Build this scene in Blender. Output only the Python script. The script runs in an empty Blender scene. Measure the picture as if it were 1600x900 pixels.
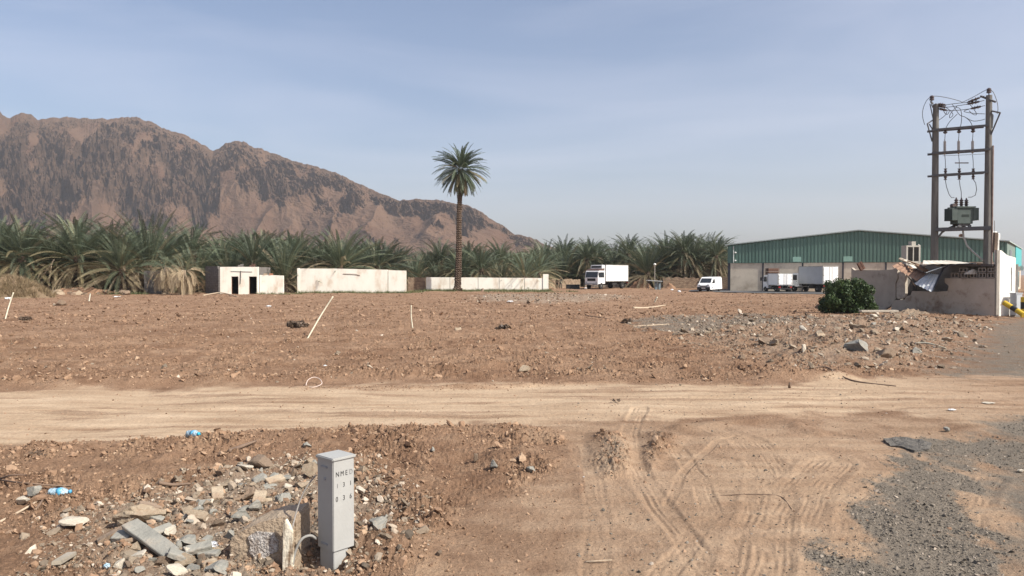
import bpy, math, random
import numpy as np
from mathutils import Vector, Matrix, noise as mnoise
R = math.radians
sc = bpy.context.scene
col = sc.collection
rng = np.random.default_rng(7)
random.seed(7)

# ------------------------------------------------------------------ camera
CAM_H = 2.2; F = 1164.0; PITCH = math.atan(21 / F)
cd = bpy.data.cameras.new('camera'); cam = bpy.data.objects.new('camera', cd); col.objects.link(cam)
cam.location = (0, 0, CAM_H); cam.rotation_euler = (R(90) - PITCH, 0, 0)
cd.sensor_width = 36; cd.lens = 36 * F / 1600; cd.clip_start = 0.1; cd.clip_end = 12000
sc.camera = cam

# ------------------------------------------------------------------ sky, sun, exposure
SUN_EL = 43.0; SX, SY = 0.87, -0.50
w = bpy.data.worlds.new('World'); sc.world = w; w.use_nodes = True
nt = w.node_tree; nt.nodes.clear(); N = nt.nodes.new; L = nt.links.new
out = N('ShaderNodeOutputWorld'); bg = N('ShaderNodeBackground'); bg.inputs['Strength'].default_value = 0.108
sky = N('ShaderNodeTexSky'); sky.sky_type = 'NISHITA'; sky.sun_disc = False
sky.sun_elevation = R(SUN_EL); sky.sun_rotation = math.atan2(SX, SY)
sky.air_density = 1.0; sky.dust_density = 3.2; sky.ozone_density = 1.6; sky.altitude = 400
tc = N('ShaderNodeTexCoord'); mp = N('ShaderNodeMapping'); mp.inputs['Scale'].default_value = (1.0, 1.6, 7.0)
mp.inputs['Rotation'].default_value = (0.0, R(14), R(20))
nz = N('ShaderNodeTexNoise'); nz.inputs['Scale'].default_value = 1.5; nz.inputs['Detail'].default_value = 7; nz.inputs['Roughness'].default_value = 0.5
nz.inputs['Distortion'].default_value = 0.6
rp = N('ShaderNodeValToRGB'); rp.color_ramp.elements[0].position = 0.40; rp.color_ramp.elements[1].position = 0.80
rp.color_ramp.elements[0].color = (0, 0, 0, 1); rp.color_ramp.elements[1].color = (0.32, 0.32, 0.32, 1)
mx = N('ShaderNodeMixRGB'); mx.inputs[2].default_value = (6.0, 6.3, 7.0, 1)
L(tc.outputs['Generated'], mp.inputs[0]); L(mp.outputs[0], nz.inputs['Vector']); L(nz.outputs[0], rp.inputs[0])
L(rp.outputs[0], mx.inputs[0]); L(sky.outputs[0], mx.inputs[1])
gr = N('ShaderNodeMixRGB'); gr.blend_type = 'MULTIPLY'; gr.inputs[0].default_value = 1; gr.inputs[2].default_value = (1.05, 0.985, 0.985, 1)
L(mx.outputs[0], gr.inputs[1]); L(gr.outputs[0], bg.inputs['Color']); L(bg.outputs[0], out.inputs[0])
sd = bpy.data.lights.new('sun', 'SUN'); sun = bpy.data.objects.new('sun', sd); col.objects.link(sun)
sd.energy = 4.8; sd.angle = R(0.6); sd.color = (1.0, 0.96, 0.87)
ce = math.cos(R(SUN_EL)); nrm = math.hypot(SX, SY)
SUNV = Vector((SX / nrm * ce, SY / nrm * ce, math.sin(R(SUN_EL))))
sun.rotation_euler = SUNV.to_track_quat('Z', 'Y').to_euler(); sun.location = (20, -20, 40)
sc.view_settings.view_transform = 'Standard'; sc.view_settings.look = 'None'
sc.view_settings.exposure = 0.62; sc.view_settings.gamma = 1.0; sc.view_settings.use_curve_mapping = False
HAZE_D = 0.00018
sc.cycles.volume_bounces = 0; sc.cycles.max_bounces = 5; sc.cycles.transparent_max_bounces = 8
sc.cycles.use_denoising = True

# ------------------------------------------------------------------ pixel -> world helpers (where each thing stands)
cp, sp = math.cos(PITCH), math.sin(PITCH)
def ray(px, py):
    u = (px - 800) / F; v = -(py - 450) / F
    return Vector((u, cp + v * sp, -sp + v * cp))
def G(px, py, z=0.0):
    d = ray(px, py); t = (z - CAM_H) / d.z
    return Vector((d.x * t, d.y * t, z))
def AT(px, py, Y):
    d = ray(px, py); t = Y / d.y
    return Vector((d.x * t, Y, CAM_H + d.z * t))

# ------------------------------------------------------------------ numpy noise
def _h(ix, iy, s):
    n = (ix.astype(np.int64) * 374761393 + iy.astype(np.int64) * 668265263 + s * 974634777) & 0xffffffff
    n = ((n ^ (n >> 13)) * 1274126177) & 0xffffffff
    return ((n ^ (n >> 16)) & 0xffffff) / float(0x1000000)
def perlin(x, y, s=0):
    x = np.asarray(x, float); y = np.asarray(y, float)
    ix = np.floor(x); iy = np.floor(y); fx = x - ix; fy = y - iy
    def g(dx, dy):
        a = _h(ix + dx, iy + dy, s) * 6.2831853
        return np.cos(a) * (fx - dx) + np.sin(a) * (fy - dy)
    u = fx * fx * fx * (fx * (fx * 6 - 15) + 10); v = fy * fy * fy * (fy * (fy * 6 - 15) + 10)
    a = g(0, 0); b = g(1, 0); c = g(0, 1); d = g(1, 1)
    return ((a + (b - a) * u) * (1 - v) + (c + (d - c) * u) * v) * 1.5
def fbm(x, y, o=4, s=0, g=0.5):
    t = 0; a = 1; 
    for i in range(o):
        t = t + a * perlin(x, y, s + i * 17); x = x * 2.03 + 3.1; y = y * 2.03 + 1.7; a *= g
    return t
def billow(x, y, o=3, s=0, g=0.5):
    t = 0; a = 1
    for i in range(o):
        t = t + a * np.abs(perlin(x, y, s + i * 17)); x = x * 2.03 + 5.3; y = y * 2.03 + 2.1; a *= g
    return t
def sstep(a, b, x):
    t = np.clip((x - a) / (b - a), 0, 1); return t * t * (3 - 2 * t)
def poly_sd(X, Y, pts):
    """signed distance to a polygon, positive inside"""
    X = np.asarray(X, float); Y = np.asarray(Y, float)
    d = np.full(X.shape, 1e9); ins = np.zeros(X.shape, bool); n = len(pts)
    for i in range(n):
        ax, ay = pts[i][:2]; bx, by = pts[(i + 1) % n][:2]
        ex, ey = bx - ax, by - ay; L2 = ex * ex + ey * ey + 1e-12
        t = np.clip(((X - ax) * ex + (Y - ay) * ey) / L2, 0, 1)
        d = np.minimum(d, np.hypot(X - ax - t * ex, Y - ay - t * ey))
        if abs(ey) > 1e-12:
            c = ((ay > Y) != (by > Y)) & (X < (bx - ax) * (Y - ay) / ey + ax); ins ^= c
    return np.where(ins, d, -d)
def line_dist(X, Y, pts):
    d = np.full(X.shape, 1e9); side = np.zeros(X.shape); along = np.zeros(X.shape); acc = 0
    for i in range(len(pts) - 1):
        ax, ay = pts[i][:2]; bx, by = pts[i + 1][:2]
        ex, ey = bx - ax, by - ay; l = math.hypot(ex, ey)
        t = np.clip(((X - ax) * ex + (Y - ay) * ey) / (l * l), 0, 1)
        dd = np.hypot(X - ax - t * ex, Y - ay - t * ey); m = dd < d
        s = np.sign((X - ax) * ey - (Y - ay) * ex)
        d = np.where(m, dd, d); side = np.where(m, s, side); along = np.where(m, acc + t * l, along); acc += l
    return d, side, along

# ------------------------------------------------------------------ zones of the ground (world polygons)
def W(pts): return [tuple(G(a, b)[:2]) for a, b in pts]
ROAD = W([(-700, 640), (-200, 619), (0, 613), (200, 608), (400, 604), (600, 599), (800, 596), (950, 600), (1150, 601), (1300, 596), (1450, 590), (1600, 580), (2200, 560),
          (2600, 900), (1400, 640), (1100, 655), (950, 664), (850, 667), (700, 668), (550, 672), (400, 678), (280, 688), (150, 694), (0, 698), (-300, 706), (-900, 740)])
FAN = W([(850, 662), (1050, 665), (1300, 650), (1700, 620), (2600, 640), (3500, 1100), (1700, 1300), (760, 1300), (800, 1000), (835, 900), (880, 830), (915, 760), (905, 700)])
ROUGH = W([(-900, 750), (-300, 708), (0, 699), (150, 695), (280, 689), (400, 679), (550, 673), (700, 669), (850, 668), (895, 690), (900, 735), (820, 770), (740, 800), (700, 850), (660, 900), (600, 1100), (-1500, 1200)])
GRAV = [W([(1385, 690), (1440, 683), (1500, 685), (1560, 668), (1640, 648), (1760, 650), (1650, 715), (1530, 740), (1530, 765), (1560, 820), (1610, 900), (1700, 1000), (1240, 1000), (1285, 900), (1292, 850), (1325, 800), (1350, 765), (1410, 728)])]
BERM_MID = W([(470, 606), (600, 606), (760, 604), (900, 599), (1010, 596), (1160, 601)])
BERM_FAN = W([(1060, 672), (1130, 662), (1190, 659), (1240, 664), (1275, 676)])
GREYR = W([(1440, 585), (1480, 545), (1520, 510), (1560, 498), (1640, 490), (1900, 480), (2400, 560), (1700, 600)])
PATCH = W([(975, 503), (1040, 493), (1180, 492), (1290, 497), (1230, 512), (1120, 522), (1010, 520)])
RUB1 = W([(740, 462), (860, 460), (990, 463), (960, 470), (850, 476), (750, 472)])
RUB2 = W([(1080, 520), (1180, 508), (1290, 500), (1420, 497), (1520, 503), (1480, 520), (1450, 545), (1420, 566), (1330, 572), (1230, 566), (1150, 545)])
PILE = W([(120, 800), (250, 770), (370, 735), (440, 722), (560, 725), (640, 790), (620, 850), (560, 880), (500, 940), (100, 1000), (90, 880)])
HUMP1 = W([(922, 680), (975, 678), (992, 712), (985, 745), (945, 750), (920, 725)])
HUMP2 = W([(1006, 678), (1072, 684), (1050, 706), (1018, 738), (1005, 715)])
TRK = [(W([(1000, 640), (983, 680), (990, 722), (1012, 765), (1048, 810), (1082, 855), (1118, 910), (1150, 1000)]), .13, 1.0),
       (W([(1150, 682), (1122, 692), (1090, 715), (1062, 748), (1045, 788)]), .05, .9),
       (W([(1120, 672), (1172, 690), (1200, 730), (1206, 770), (1192, 830), (1180, 900), (1175, 1000)]), .22, 1.0),
       (W([(1300, 722), (1262, 760), (1240, 810), (1232, 900), (1230, 1000)]), .25, .9),
       (W([(1420, 745), (1350, 800), (1330, 900)]), .2, .6),
       (W([(1540, 745), (1500, 800), (1490, 900)]), .2, .7),
       (W([(905, 700), (925, 745), (935, 800), (930, 900), (925, 1000)]), .12, .5),
       (W([(1060, 705), (1090, 745), (1110, 800), (1070, 860), (1035, 905)]), .10, .7),
       (W([(-400, 640), (0, 643), (300, 640), (600, 634), (900, 625), (1300, 622), (1700, 610)]), .13, .8),
       (W([(-400, 676), (0, 670), (300, 664), (600, 655), (900, 650), (1300, 640), (1700, 625)]), .16, .5),
       (W([(300, 615), (600, 607), (900, 607), (1200, 612), (1600, 600)]), .16, .8)]
BERM_LO = W([(-300, 705), (0, 703), (200, 698), (300, 691), (420, 683), (560, 678), (700, 676), (830, 678)])
BERM_HI = W([(-300, 610), (0, 606), (300, 600), (500, 592), (640, 586), (760, 579), (900, 574), (1050, 580), (1200, 590), (1300, 590)])
PITP = G(474, 880); MNDP = G(600, 850); CABP = G(515, 882); BLKP = G(410, 893)

def macro(X, Y, fine=True):
    D = np.hypot(X, Y)
    wx = 0.25 * fbm(X * 1.1, Y * 1.1, 3, 5)
    road = poly_sd(X, Y, ROAD); fan = poly_sd(X, Y, FAN); rough = poly_sd(X, Y, ROUGH)
    smooth = np.maximum(sstep(-.1, .25, road + wx), sstep(-.4, .4, fan + wx * 1.5))
    ro = sstep(-.05, .35, rough + wx * .5)
    field = sstep(0, .8, -road) * (Y > 12) * (1 - sstep(-1, 1, poly_sd(X, Y, GREYR)))
    pile = sstep(-.3, .8, poly_sd(X, Y, PILE))
    h = 0.05 * fbm(X * .25, Y * .25, 3, 3) * sstep(6, 14, D)
    h = h + ro * (0.005 + .05 * fbm(X * 1.3, Y * 1.3, 3, 9)) + pile * (.03 + .03 * fbm(X * 2.5, Y * 2.5, 2, 19))
    d, s, a = line_dist(X, Y, BERM_LO); h = h + np.exp(-(d / .30) ** 2) * (.07 + .05 * perlin(X * 2.3, Y * 2, 31))
    d, s, a = line_dist(X, Y, BERM_HI); bh = np.exp(-(d / .42) ** 2) * (.10 + .08 * perlin(X * 1.1, Y, 33)); h = h + bh
    d, s, a = line_dist(X, Y, BERM_MID); h = h + np.exp(-(d / .13) ** 2) * np.clip(.05 + .05 * perlin(X * 1.7, Y, 34), 0, 1)
    h = h + field * (.03 + .05 * fbm(X * .8, Y * .8, 3, 41) + .035 * perlin(X * .16, Y * 1.5 + .3 * X, 43) + .02 * perlin(X * .5, Y * 3.1, 44))
    h = h + sstep(-.4, 1.6, poly_sd(X, Y, RUB2)) * (.16 + .16 * fbm(X * .7, Y * .7, 3, 51)) + sstep(-.5, 2, poly_sd(X, Y, RUB1)) * .15
    d, s, a = line_dist(X, Y, BERM_FAN); h = h + np.exp(-(d / .16) ** 2) * np.clip(.045 + .06 * perlin(X * 2.2, Y * 2, 35), 0, 1)
    hump = np.maximum(sstep(-.1, .25, poly_sd(X, Y, HUMP1)), sstep(-.1, .25, poly_sd(X, Y, HUMP2))); h = h + hump * .065
    h = h - .20 * np.exp(-((X - PITP.x) ** 2 + (Y - PITP.y) ** 2) / .035) + .13 * np.exp(-((X - MNDP.x) ** 2 + (Y - MNDP.y) ** 2) / .12)
    h = h - .10 * np.exp(-((X - BLKP.x) ** 2 + (Y - BLKP.y) ** 2) / .05) - .10 * np.exp(-((X - CABP.x) ** 2 + (Y - CABP.y) ** 2) / .012)
    rg = np.clip(np.maximum(ro, np.maximum(field, hump)), 0, 1) * (1 - .0 * smooth)
    return h, dict(road=road, fan=fan, smooth=smooth * (1 - np.clip(bh * 9, 0, 1)), rough=rg, pile=pile, hump=hump, field=field, wx=wx)

def full_h(X, Y):
    X = np.asarray(X, float); Y = np.asarray(Y, float)
    h, m = macro(X, Y); D = np.hypot(X, Y); near = (D < 60)
    amp = m['rough']
    e = np.zeros_like(h)
    if near.any():
        x = X[near]; y = Y[near]; am = amp[near]; k = sstep(60, 30, D[near]); mask = sstep(-.25, .5, fbm(x * .9, y * .9, 2, 77))
        big = billow(x * 3.5, y * 3.5, 3, 11); sm = billow(x * 11, y * 11, 4, 13, .72)
        e[near] = k * (am * (.070 * (big - .35) + .050 * (sm - .35)) * (.45 + .75 * mask) + (1 - am) * (.006 * fbm(x * 4, y * 4, 4, 15) + .0035 * fbm(x * 17, y * 17, 3, 16)))
        t = np.zeros(x.shape)
        for pts, wd, st in TRK:
            xx = x + .03 * perlin(x * 1.5, y * 1.5, 61); yy = y + .03 * perlin(x * 1.7, y * 1.4, 62)
            d, s, al = line_dist(xx, yy, pts); b = sstep(wd * 1.15, wd * .8, d)
            lug = .5 + .5 * np.cos(al * 120 + s * d * 60)
            brk = .35 + .65 * sstep(-.3, .35, perlin(al * 1.3, d * 2 + 3, 71))
            t += st * brk * (-.013 * b + .0048 * b * np.cos(s * d * 2 * math.pi / .062 + perlin(al * .9, d * 0, 7) * 2) * sstep(-.2, .4, perlin(al * 2.1 + 9, s * d * 7, 73)) + .0012 * b * lug + .006 * np.exp(-((d - wd * 1.25) / .03) ** 2))
        e[near] += t * (1 - .7 * am)
    return h + e, m
def hgt(x, y): return float(full_h(np.array([float(x)]), np.array([float(y)]))[0][0])
def mh(X, Y): return macro(np.asarray(X, float), np.asarray(Y, float))[0]
def GP(px, py, dz=0.0):
    p = G(px, py)
    for _ in range(5): p = G(px, py, hgt(p.x, p.y))
    return Vector((p.x, p.y, hgt(p.x, p.y) + dz))

# ------------------------------------------------------------------ materials
MATS = {}
def newmat(name):
    m = bpy.data.materials.new(name); m.use_nodes = True; nt = m.node_tree; nt.nodes.clear()
    o = nt.nodes.new('ShaderNodeOutputMaterial'); b = nt.nodes.new('ShaderNodeBsdfPrincipled'); nt.links.new(b.outputs[0], o.inputs[0])
    return m, nt, b
def M(name, c1, c2=None, scale=3.0, rough=.85, bump=.15, bscale=25, metallic=0.0, spec=.3, stretch=(1, 1, 1), lo=.35, hi=.7, detail=6, dirt=None, dscale=1.0, dlo=.5, dhi=.65):
    if name in MATS: return MATS[name]
    m, nt, b = newmat(name); N = nt.nodes.new; L = nt.links.new
    tc = N('ShaderNodeTexCoord'); mp = N('ShaderNodeMapping'); mp.inputs['Scale'].default_value = stretch; L(tc.outputs['Object'], mp.inputs[0])
    n = N('ShaderNodeTexNoise'); n.inputs['Scale'].default_value = scale; n.inputs['Detail'].default_value = detail; n.inputs['Roughness'].default_value = .6; L(mp.outputs[0], n.inputs['Vector'])
    r = N('ShaderNodeValToRGB'); r.color_ramp.elements[0].position = lo; r.color_ramp.elements[1].position = hi
    c2 = c2 or tuple(x * .8 for x in c1)
    r.color_ramp.elements[0].color = (*c1, 1); r.color_ramp.elements[1].color = (*c2, 1); L(n.outputs[0], r.inputs[0]); cs = r.outputs[0]
    if dirt:
        n2 = N('ShaderNodeTexNoise'); n2.inputs['Scale'].default_value = dscale; n2.inputs['Detail'].default_value = 8; n2.inputs['Roughness'].default_value = .65; L(mp.outputs[0], n2.inputs['Vector'])
        r2 = N('ShaderNodeMapRange'); r2.inputs[1].default_value = dlo; r2.inputs[2].default_value = dhi; L(n2.outputs[0], r2.inputs[0])
        x = N('ShaderNodeMixRGB'); x.inputs[2].default_value = (*dirt, 1); L(r2.outputs[0], x.inputs[0]); L(cs, x.inputs[1]); cs = x.outputs[0]
    L(cs, b.inputs['Base Color'])
    b.inputs['Roughness'].default_value = rough; b.inputs['Metallic'].default_value = metallic; b.inputs['Specular IOR Level'].default_value = spec
    if bump:
        n3 = N('ShaderNodeTexNoise'); n3.inputs['Scale'].default_value = bscale; n3.inputs['Detail'].default_value = 5; L(tc.outputs['Object'], n3.inputs['Vector'])
        bp = N('ShaderNodeBump'); bp.inputs['Strength'].default_value = bump; bp.inputs['Distance'].default_value = .03; L(n3.outputs[0], bp.inputs['Height']); L(bp.outputs[0], b.inputs['Normal'])
    MATS[name] = m; return m
def tintmat(name, ca, cb, cc, rough=.95, bump=.4, bscale=60):
    """colour runs over three stops with the per-piece attribute 'tint'"""
    m, nt, b = newmat(name); N = nt.nodes.new; L = nt.links.new
    at = N('ShaderNodeAttribute'); at.attribute_name = 'tint'
    r = N('ShaderNodeValToRGB'); r.color_ramp.elements[0].color = (*ca, 1); r.color_ramp.elements[1].color = (*cc, 1)
    e = r.color_ramp.elements.new(.6); e.color = (*cb, 1); L(at.outputs['Fac'], r.inputs[0])
    tc = N('ShaderNodeTexCoord'); n = N('ShaderNodeTexNoise'); n.inputs['Scale'].default_value = bscale * .6; n.inputs['Detail'].default_value = 5; L(tc.outputs['Object'], n.inputs['Vector'])
    x = N('ShaderNodeMixRGB'); x.blend_type = 'MULTIPLY'; x.inputs[0].default_value = .5; L(r.outputs[0], x.inputs[1]); L(n.outputs['Fac'], x.inputs[2])
    g = N('ShaderNodeMixRGB'); g.blend_type = 'MULTIPLY'; g.inputs[0].default_value = 1; g.inputs[2].default_value = (1.35, 1.35, 1.35, 1); L(x.outputs[0], g.inputs[1])
    L(g.outputs[0], b.inputs['Base Color']); b.inputs['Roughness'].default_value = rough; b.inputs['Specular IOR Level'].default_value = .15
    bp = N('ShaderNodeBump'); bp.inputs['Strength'].default_value = bump; bp.inputs['Distance'].default_value = .01; L(n.outputs['Fac'], bp.inputs['Height']); L(bp.outputs[0], b.inputs['Normal'])
    return m

# ------------------------------------------------------------------ mesh helpers
def np_mesh(name, V, F, mat, smooth=False, tint=None, colors=None):
    """V (n,3), F list of (m,k) int arrays"""
    me = bpy.data.meshes.new(name); V = np.asarray(V, np.float32)
    me.vertices.add(len(V)); me.vertices.foreach_set('co', V.ravel())
    F = [np.asarray(f, np.int32) for f in F if len(f)]
    tot = np.concatenate([np.full(len(f), f.shape[1], np.int32) for f in F]); lv = np.concatenate([f.ravel() for f in F])
    me.loops.add(len(lv)); me.loops.foreach_set('vertex_index', lv)
    me.polygons.add(len(tot)); st = np.zeros(len(tot), np.int32); st[1:] = np.cumsum(tot)[:-1]
    me.polygons.foreach_set('loop_start', st)
    me.polygons.foreach_set('use_smooth', np.full(len(tot), smooth, bool))
    if tint is not None:
        a = me.attributes.new('tint', 'FLOAT', 'POINT'); a.data.foreach_set('value', np.asarray(tint, np.float32))
    if colors is not None:
        a = me.attributes.new('zone', 'FLOAT_COLOR', 'POINT'); a.data.foreach_set('color', np.asarray(colors, np.float32).ravel())
    me.update(calc_edges=True)
    if mat: me.materials.append(mat)
    return me
def link(name, me, parent=None, loc=(0, 0, 0), rot=(0, 0, 0)):
    o = bpy.data.objects.new(name, me); col.objects.link(o); o.location = loc; o.rotation_euler = rot
    if parent is not None: o.parent = parent
    return o
def tag(o, label=None, cat=None, group=None, kind=None):
    if label: o['label'] = label
    if cat: o['category'] = cat
    if group: o['group'] = group
    if kind: o['kind'] = kind
    return o
def thing(name, label, cat, loc, rz=0, group=None):
    o = bpy.data.objects.new(name, None); col.objects.link(o); o.empty_display_size = .2
    o.location = loc; o.rotation_euler = (0, 0, rz); return tag(o, label, cat, group)
def copy_tree(o, parent=None):
    c = o.copy(); col.objects.link(c)
    if parent is not None: c.parent = parent
    for ch in list(o.children): copy_tree(ch, c)
    return c
class MB:
    def __init__(s): s.v = []; s.f = []; s.mi = []
    def add(s, vs, fs, mi=0):
        n = len(s.v); s.v += [tuple(v) for v in vs]; s.f += [tuple(i + n for i in f) for f in fs]; s.mi += [mi] * len(fs); return s
    def box(s, c, d, rot=None, mi=0, taper=1.0):
        x, y, z = d[0] / 2, d[1] / 2, d[2] / 2; c = Vector(c)
        vs = [Vector((a * x * (taper if k > 0 else 1), b * y * (taper if k > 0 else 1), k * z)) for a, b, k in ((-1, -1, -1), (1, -1, -1), (1, 1, -1), (-1, 1, -1), (-1, -1, 1), (1, -1, 1), (1, 1, 1), (-1, 1, 1))]
        if rot is not None: vs = [rot @ v for v in vs]
        return s.add([v + c for v in vs], [(0, 3, 2, 1), (4, 5, 6, 7), (0, 1, 5, 4), (1, 2, 6, 5), (2, 3, 7, 6), (3, 0, 4, 7)], mi)
    def bb(s, x0, x1, y0, y1, z0, z1, mi=0): return s.box(((x0 + x1) / 2, (y0 + y1) / 2, (z0 + z1) / 2), (x1 - x0, y1 - y0, z1 - z0), mi=mi)
    def tube(s, pts, rad, n=8, mi=0, caps=True):
        pts = [Vector(p) for p in pts]; m = len(pts); rad = rad if hasattr(rad, '__len__') else [rad] * m
        vs = []; up = None
        for i, p in enumerate(pts):
            t = (pts[min(i + 1, m - 1)] - pts[max(i - 1, 0)]).normalized()
            if up is None: up = t.orthogonal().normalized()
            up = (up - t * up.dot(t))
            if up.length < 1e-6: up = t.orthogonal()
            up.normalize(); b = t.cross(up)
            for k in range(n):
                a = 2 * math.pi * k / n; vs.append(p + (up * math.cos(a) + b * math.sin(a)) * rad[i])
        fs = [(i * n + k, i * n + (k + 1) % n, (i + 1) * n + (k + 1) % n, (i + 1) * n + k) for i in range(m - 1) for k in range(n)]
        if caps: fs += [tuple(range(n - 1, -1, -1)), tuple((m - 1) * n + k for k in range(n))]
        return s.add(vs, fs, mi)
    def lathe(s, c, prof, n=16, mi=0, axis='Z'):
        vs = []
        for r, z in prof:
            for k in range(n):
                a = 2 * math.pi * k / n; x, y = r * math.cos(a), r * math.sin(a)
                v = (x, y, z) if axis == 'Z' else ((z, x, y) if axis == 'X' else (y, z, x))
                vs.append(Vector(c) + Vector(v))
        m = len(prof)
        fs = [(i * n + k, i * n + (k + 1) % n, (i + 1) * n + (k + 1) % n, (i + 1) * n + k) for i in range(m - 1) for k in range(n)]
        fs += [tuple(range(n - 1, -1, -1)), tuple((m - 1) * n + k for k in range(n))]
        return s.add(vs, fs, mi)
    def prism(s, poly, f, mi=0):
        """poly: list of 2D points; f(u,v,side)->3D with side 0/1"""
        n = len(poly); a = [f(p[0], p[1], 0) for p in poly]; b = [f(p[0], p[1], 1) for p in poly]
        return s.add(a + b, [tuple(range(n)), tuple(range(2 * n - 1, n - 1, -1))] + [(i, n + i, n + (i + 1) % n, (i + 1) % n) for i in range(n)], mi)
    def mesh(s, name, mats, org=None, smooth=False, bevel=0.0, seg=2):
        me = bpy.data.meshes.new(name); o = Vector(org) if org is not None else Vector((0, 0, 0))
        me.from_pydata([tuple(Vector(v) - o) for v in s.v], [], s.f)
        for m in (mats if isinstance(mats, (list, tuple)) else [mats]): me.materials.append(m)
        me.polygons.foreach_set('material_index', s.mi)
        import bmesh as _b
        bm = _b.new(); bm.from_mesh(me); _b.ops.recalc_face_normals(bm, faces=bm.faces)
        if bevel: _b.ops.bevel(bm, geom=list(bm.edges), offset=bevel, segments=seg, affect='EDGES', clamp_overlap=True)
        for fc in bm.faces: fc.smooth = smooth
        bm.to_mesh(me); bm.free()
        return me
    def build(s, name, mats, parent=None, org=None, smooth=False, bevel=0.0, loc=(0, 0, 0), rz=0, seg=2):
        return link(name, s.mesh(name, mats, org, smooth, bevel, seg), parent, loc, (0, 0, rz))
# ------------------------------------------------------------------ THE GROUND
def ground_material():
    m, nt, b = newmat('dry_earth'); N = nt.nodes.new; L = nt.links.new
    at = N('ShaderNodeAttribute'); at.attribute_name = 'zone'; sep = N('ShaderNodeSeparateColor'); L(at.outputs['Color'], sep.inputs[0])
    tc = N('ShaderNodeTexCoord')
    def noise(sc_, det=8, rg=.6, st=None):
        n = N('ShaderNodeTexNoise'); n.inputs['Scale'].default_value = sc_; n.inputs['Detail'].default_value = det; n.inputs['Roughness'].default_value = rg
        if st:
            mp = N('ShaderNodeMapping'); mp.inputs['Scale'].default_value = st; L(tc.outputs['Object'], mp.inputs[0]); L(mp.outputs[0], n.inputs['Vector'])
        else: L(tc.outputs['Object'], n.inputs['Vector'])
        return n.outputs['Fac']
    def ramp(fac, stops):
        r = N('ShaderNodeValToRGB'); el = r.color_ramp.elements
        el[0].position = stops[0][0]; el[0].color = (*stops[0][1], 1); el[1].position = stops[-1][0]; el[1].color = (*stops[-1][1], 1)
        for p, c in stops[1:-1]: e = el.new(p); e.color = (*c, 1)
        L(fac, r.inputs[0]); return r.outputs[0]
    def mix(f, a, c):
        x = N('ShaderNodeMixRGB'); L(f, x.inputs[0]); L(a, x.inputs[1]); L(c, x.inputs[2]); return x.outputs[0]
    def mth(op, a, v, clamp=False):
        x = N('ShaderNodeMath'); x.operation = op; x.use_clamp = clamp; L(a, x.inputs[0])
        if isinstance(v, (int, float)): x.inputs[1].default_value = v
        else: L(v, x.inputs[1])
        return x.outputs[0]
    big = noise(.35, 6); mid = noise(2.2, 8, .65); fine = noise(28, 6, .7); vf = noise(110, 3, .7)
    soil = ramp(mid, [(.3, (.130, .077, .048)), (.5, (.258, .162, .102)), (.7, (.345, .232, .152))])
    soil2 = ramp(big, [(.38, (.160, .088, .054)), (.62, (.295, .190, .125))])
    x = N('ShaderNodeMixRGB'); x.inputs[0].default_value = .5; L(soil, x.inputs[1]); L(soil2, x.inputs[2]); soil = x.outputs[0]
    streak = noise(1.2, 7, .6, (.35, 2.2, 1))
    sand = ramp(streak, [(.3, (.28, .192, .124)), (.5, (.38, .28, .19)), (.72, (.465, .355, .25))])
    sf = mth('ADD', sep.outputs[0], mth('MULTIPLY', mth('SUBTRACT', mid, .5), .55), True)
    c = mix(sf, soil, sand)
    grey = ramp(vf, [(.25, (.075, .066, .055)), (.5, (.165, .14, .112)), (.75, (.30, .25, .195))])
    gf = mth('MULTIPLY', mth('SUBTRACT', mth('ADD', sep.outputs[1], mth('MULTIPLY', mth('SUBTRACT', mid, .5), 1.3)), .25), 2.2, True)
    gf = mth('MULTIPLY', gf, mth('MULTIPLY', mth('SUBTRACT', mth('ADD', fine, .18), .35), 5, True), True)
    c = mix(gf, c, grey)
    dust = ramp(fine, [(.3, (.19, .145, .105)), (.7, (.36, .29, .225))])
    df = mth('MULTIPLY', sep.outputs[2], mth('MULTIPLY', mth('SUBTRACT', mid, .32), 4, True), True)
    c = mix(df, c, dust)
    # pebble-size light and dark specks of the soil itself
    sp1 = ramp(fine, [(.28, (.62, .60, .58)), (.5, (1, 1, 1)), (.75, (1.15, 1.15, 1.14))])
    mm = N('ShaderNodeMixRGB'); mm.blend_type = 'MULTIPLY'; mm.inputs[0].default_value = .75; L(c, mm.inputs[1]); L(sp1, mm.inputs[2]); c = mm.outputs[0]
    L(c, b.inputs['Base Color']); b.inputs['Roughness'].default_value = .97; b.inputs['Specular IOR Level'].default_value = .08
    hsum = mth('ADD', mth('MULTIPLY', fine, 1.0), mth('MULTIPLY', vf, .35))
    st = mth('ADD', mth('MULTIPLY', sep.outputs[0], -.62), 1.0)
    bp = N('ShaderNodeBump'); bp.inputs['Distance'].default_value = .035; L(st, bp.inputs['Strength']); L(hsum, bp.inputs['Height']); L(bp.outputs[0], b.inputs['Normal'])
    return m
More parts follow.
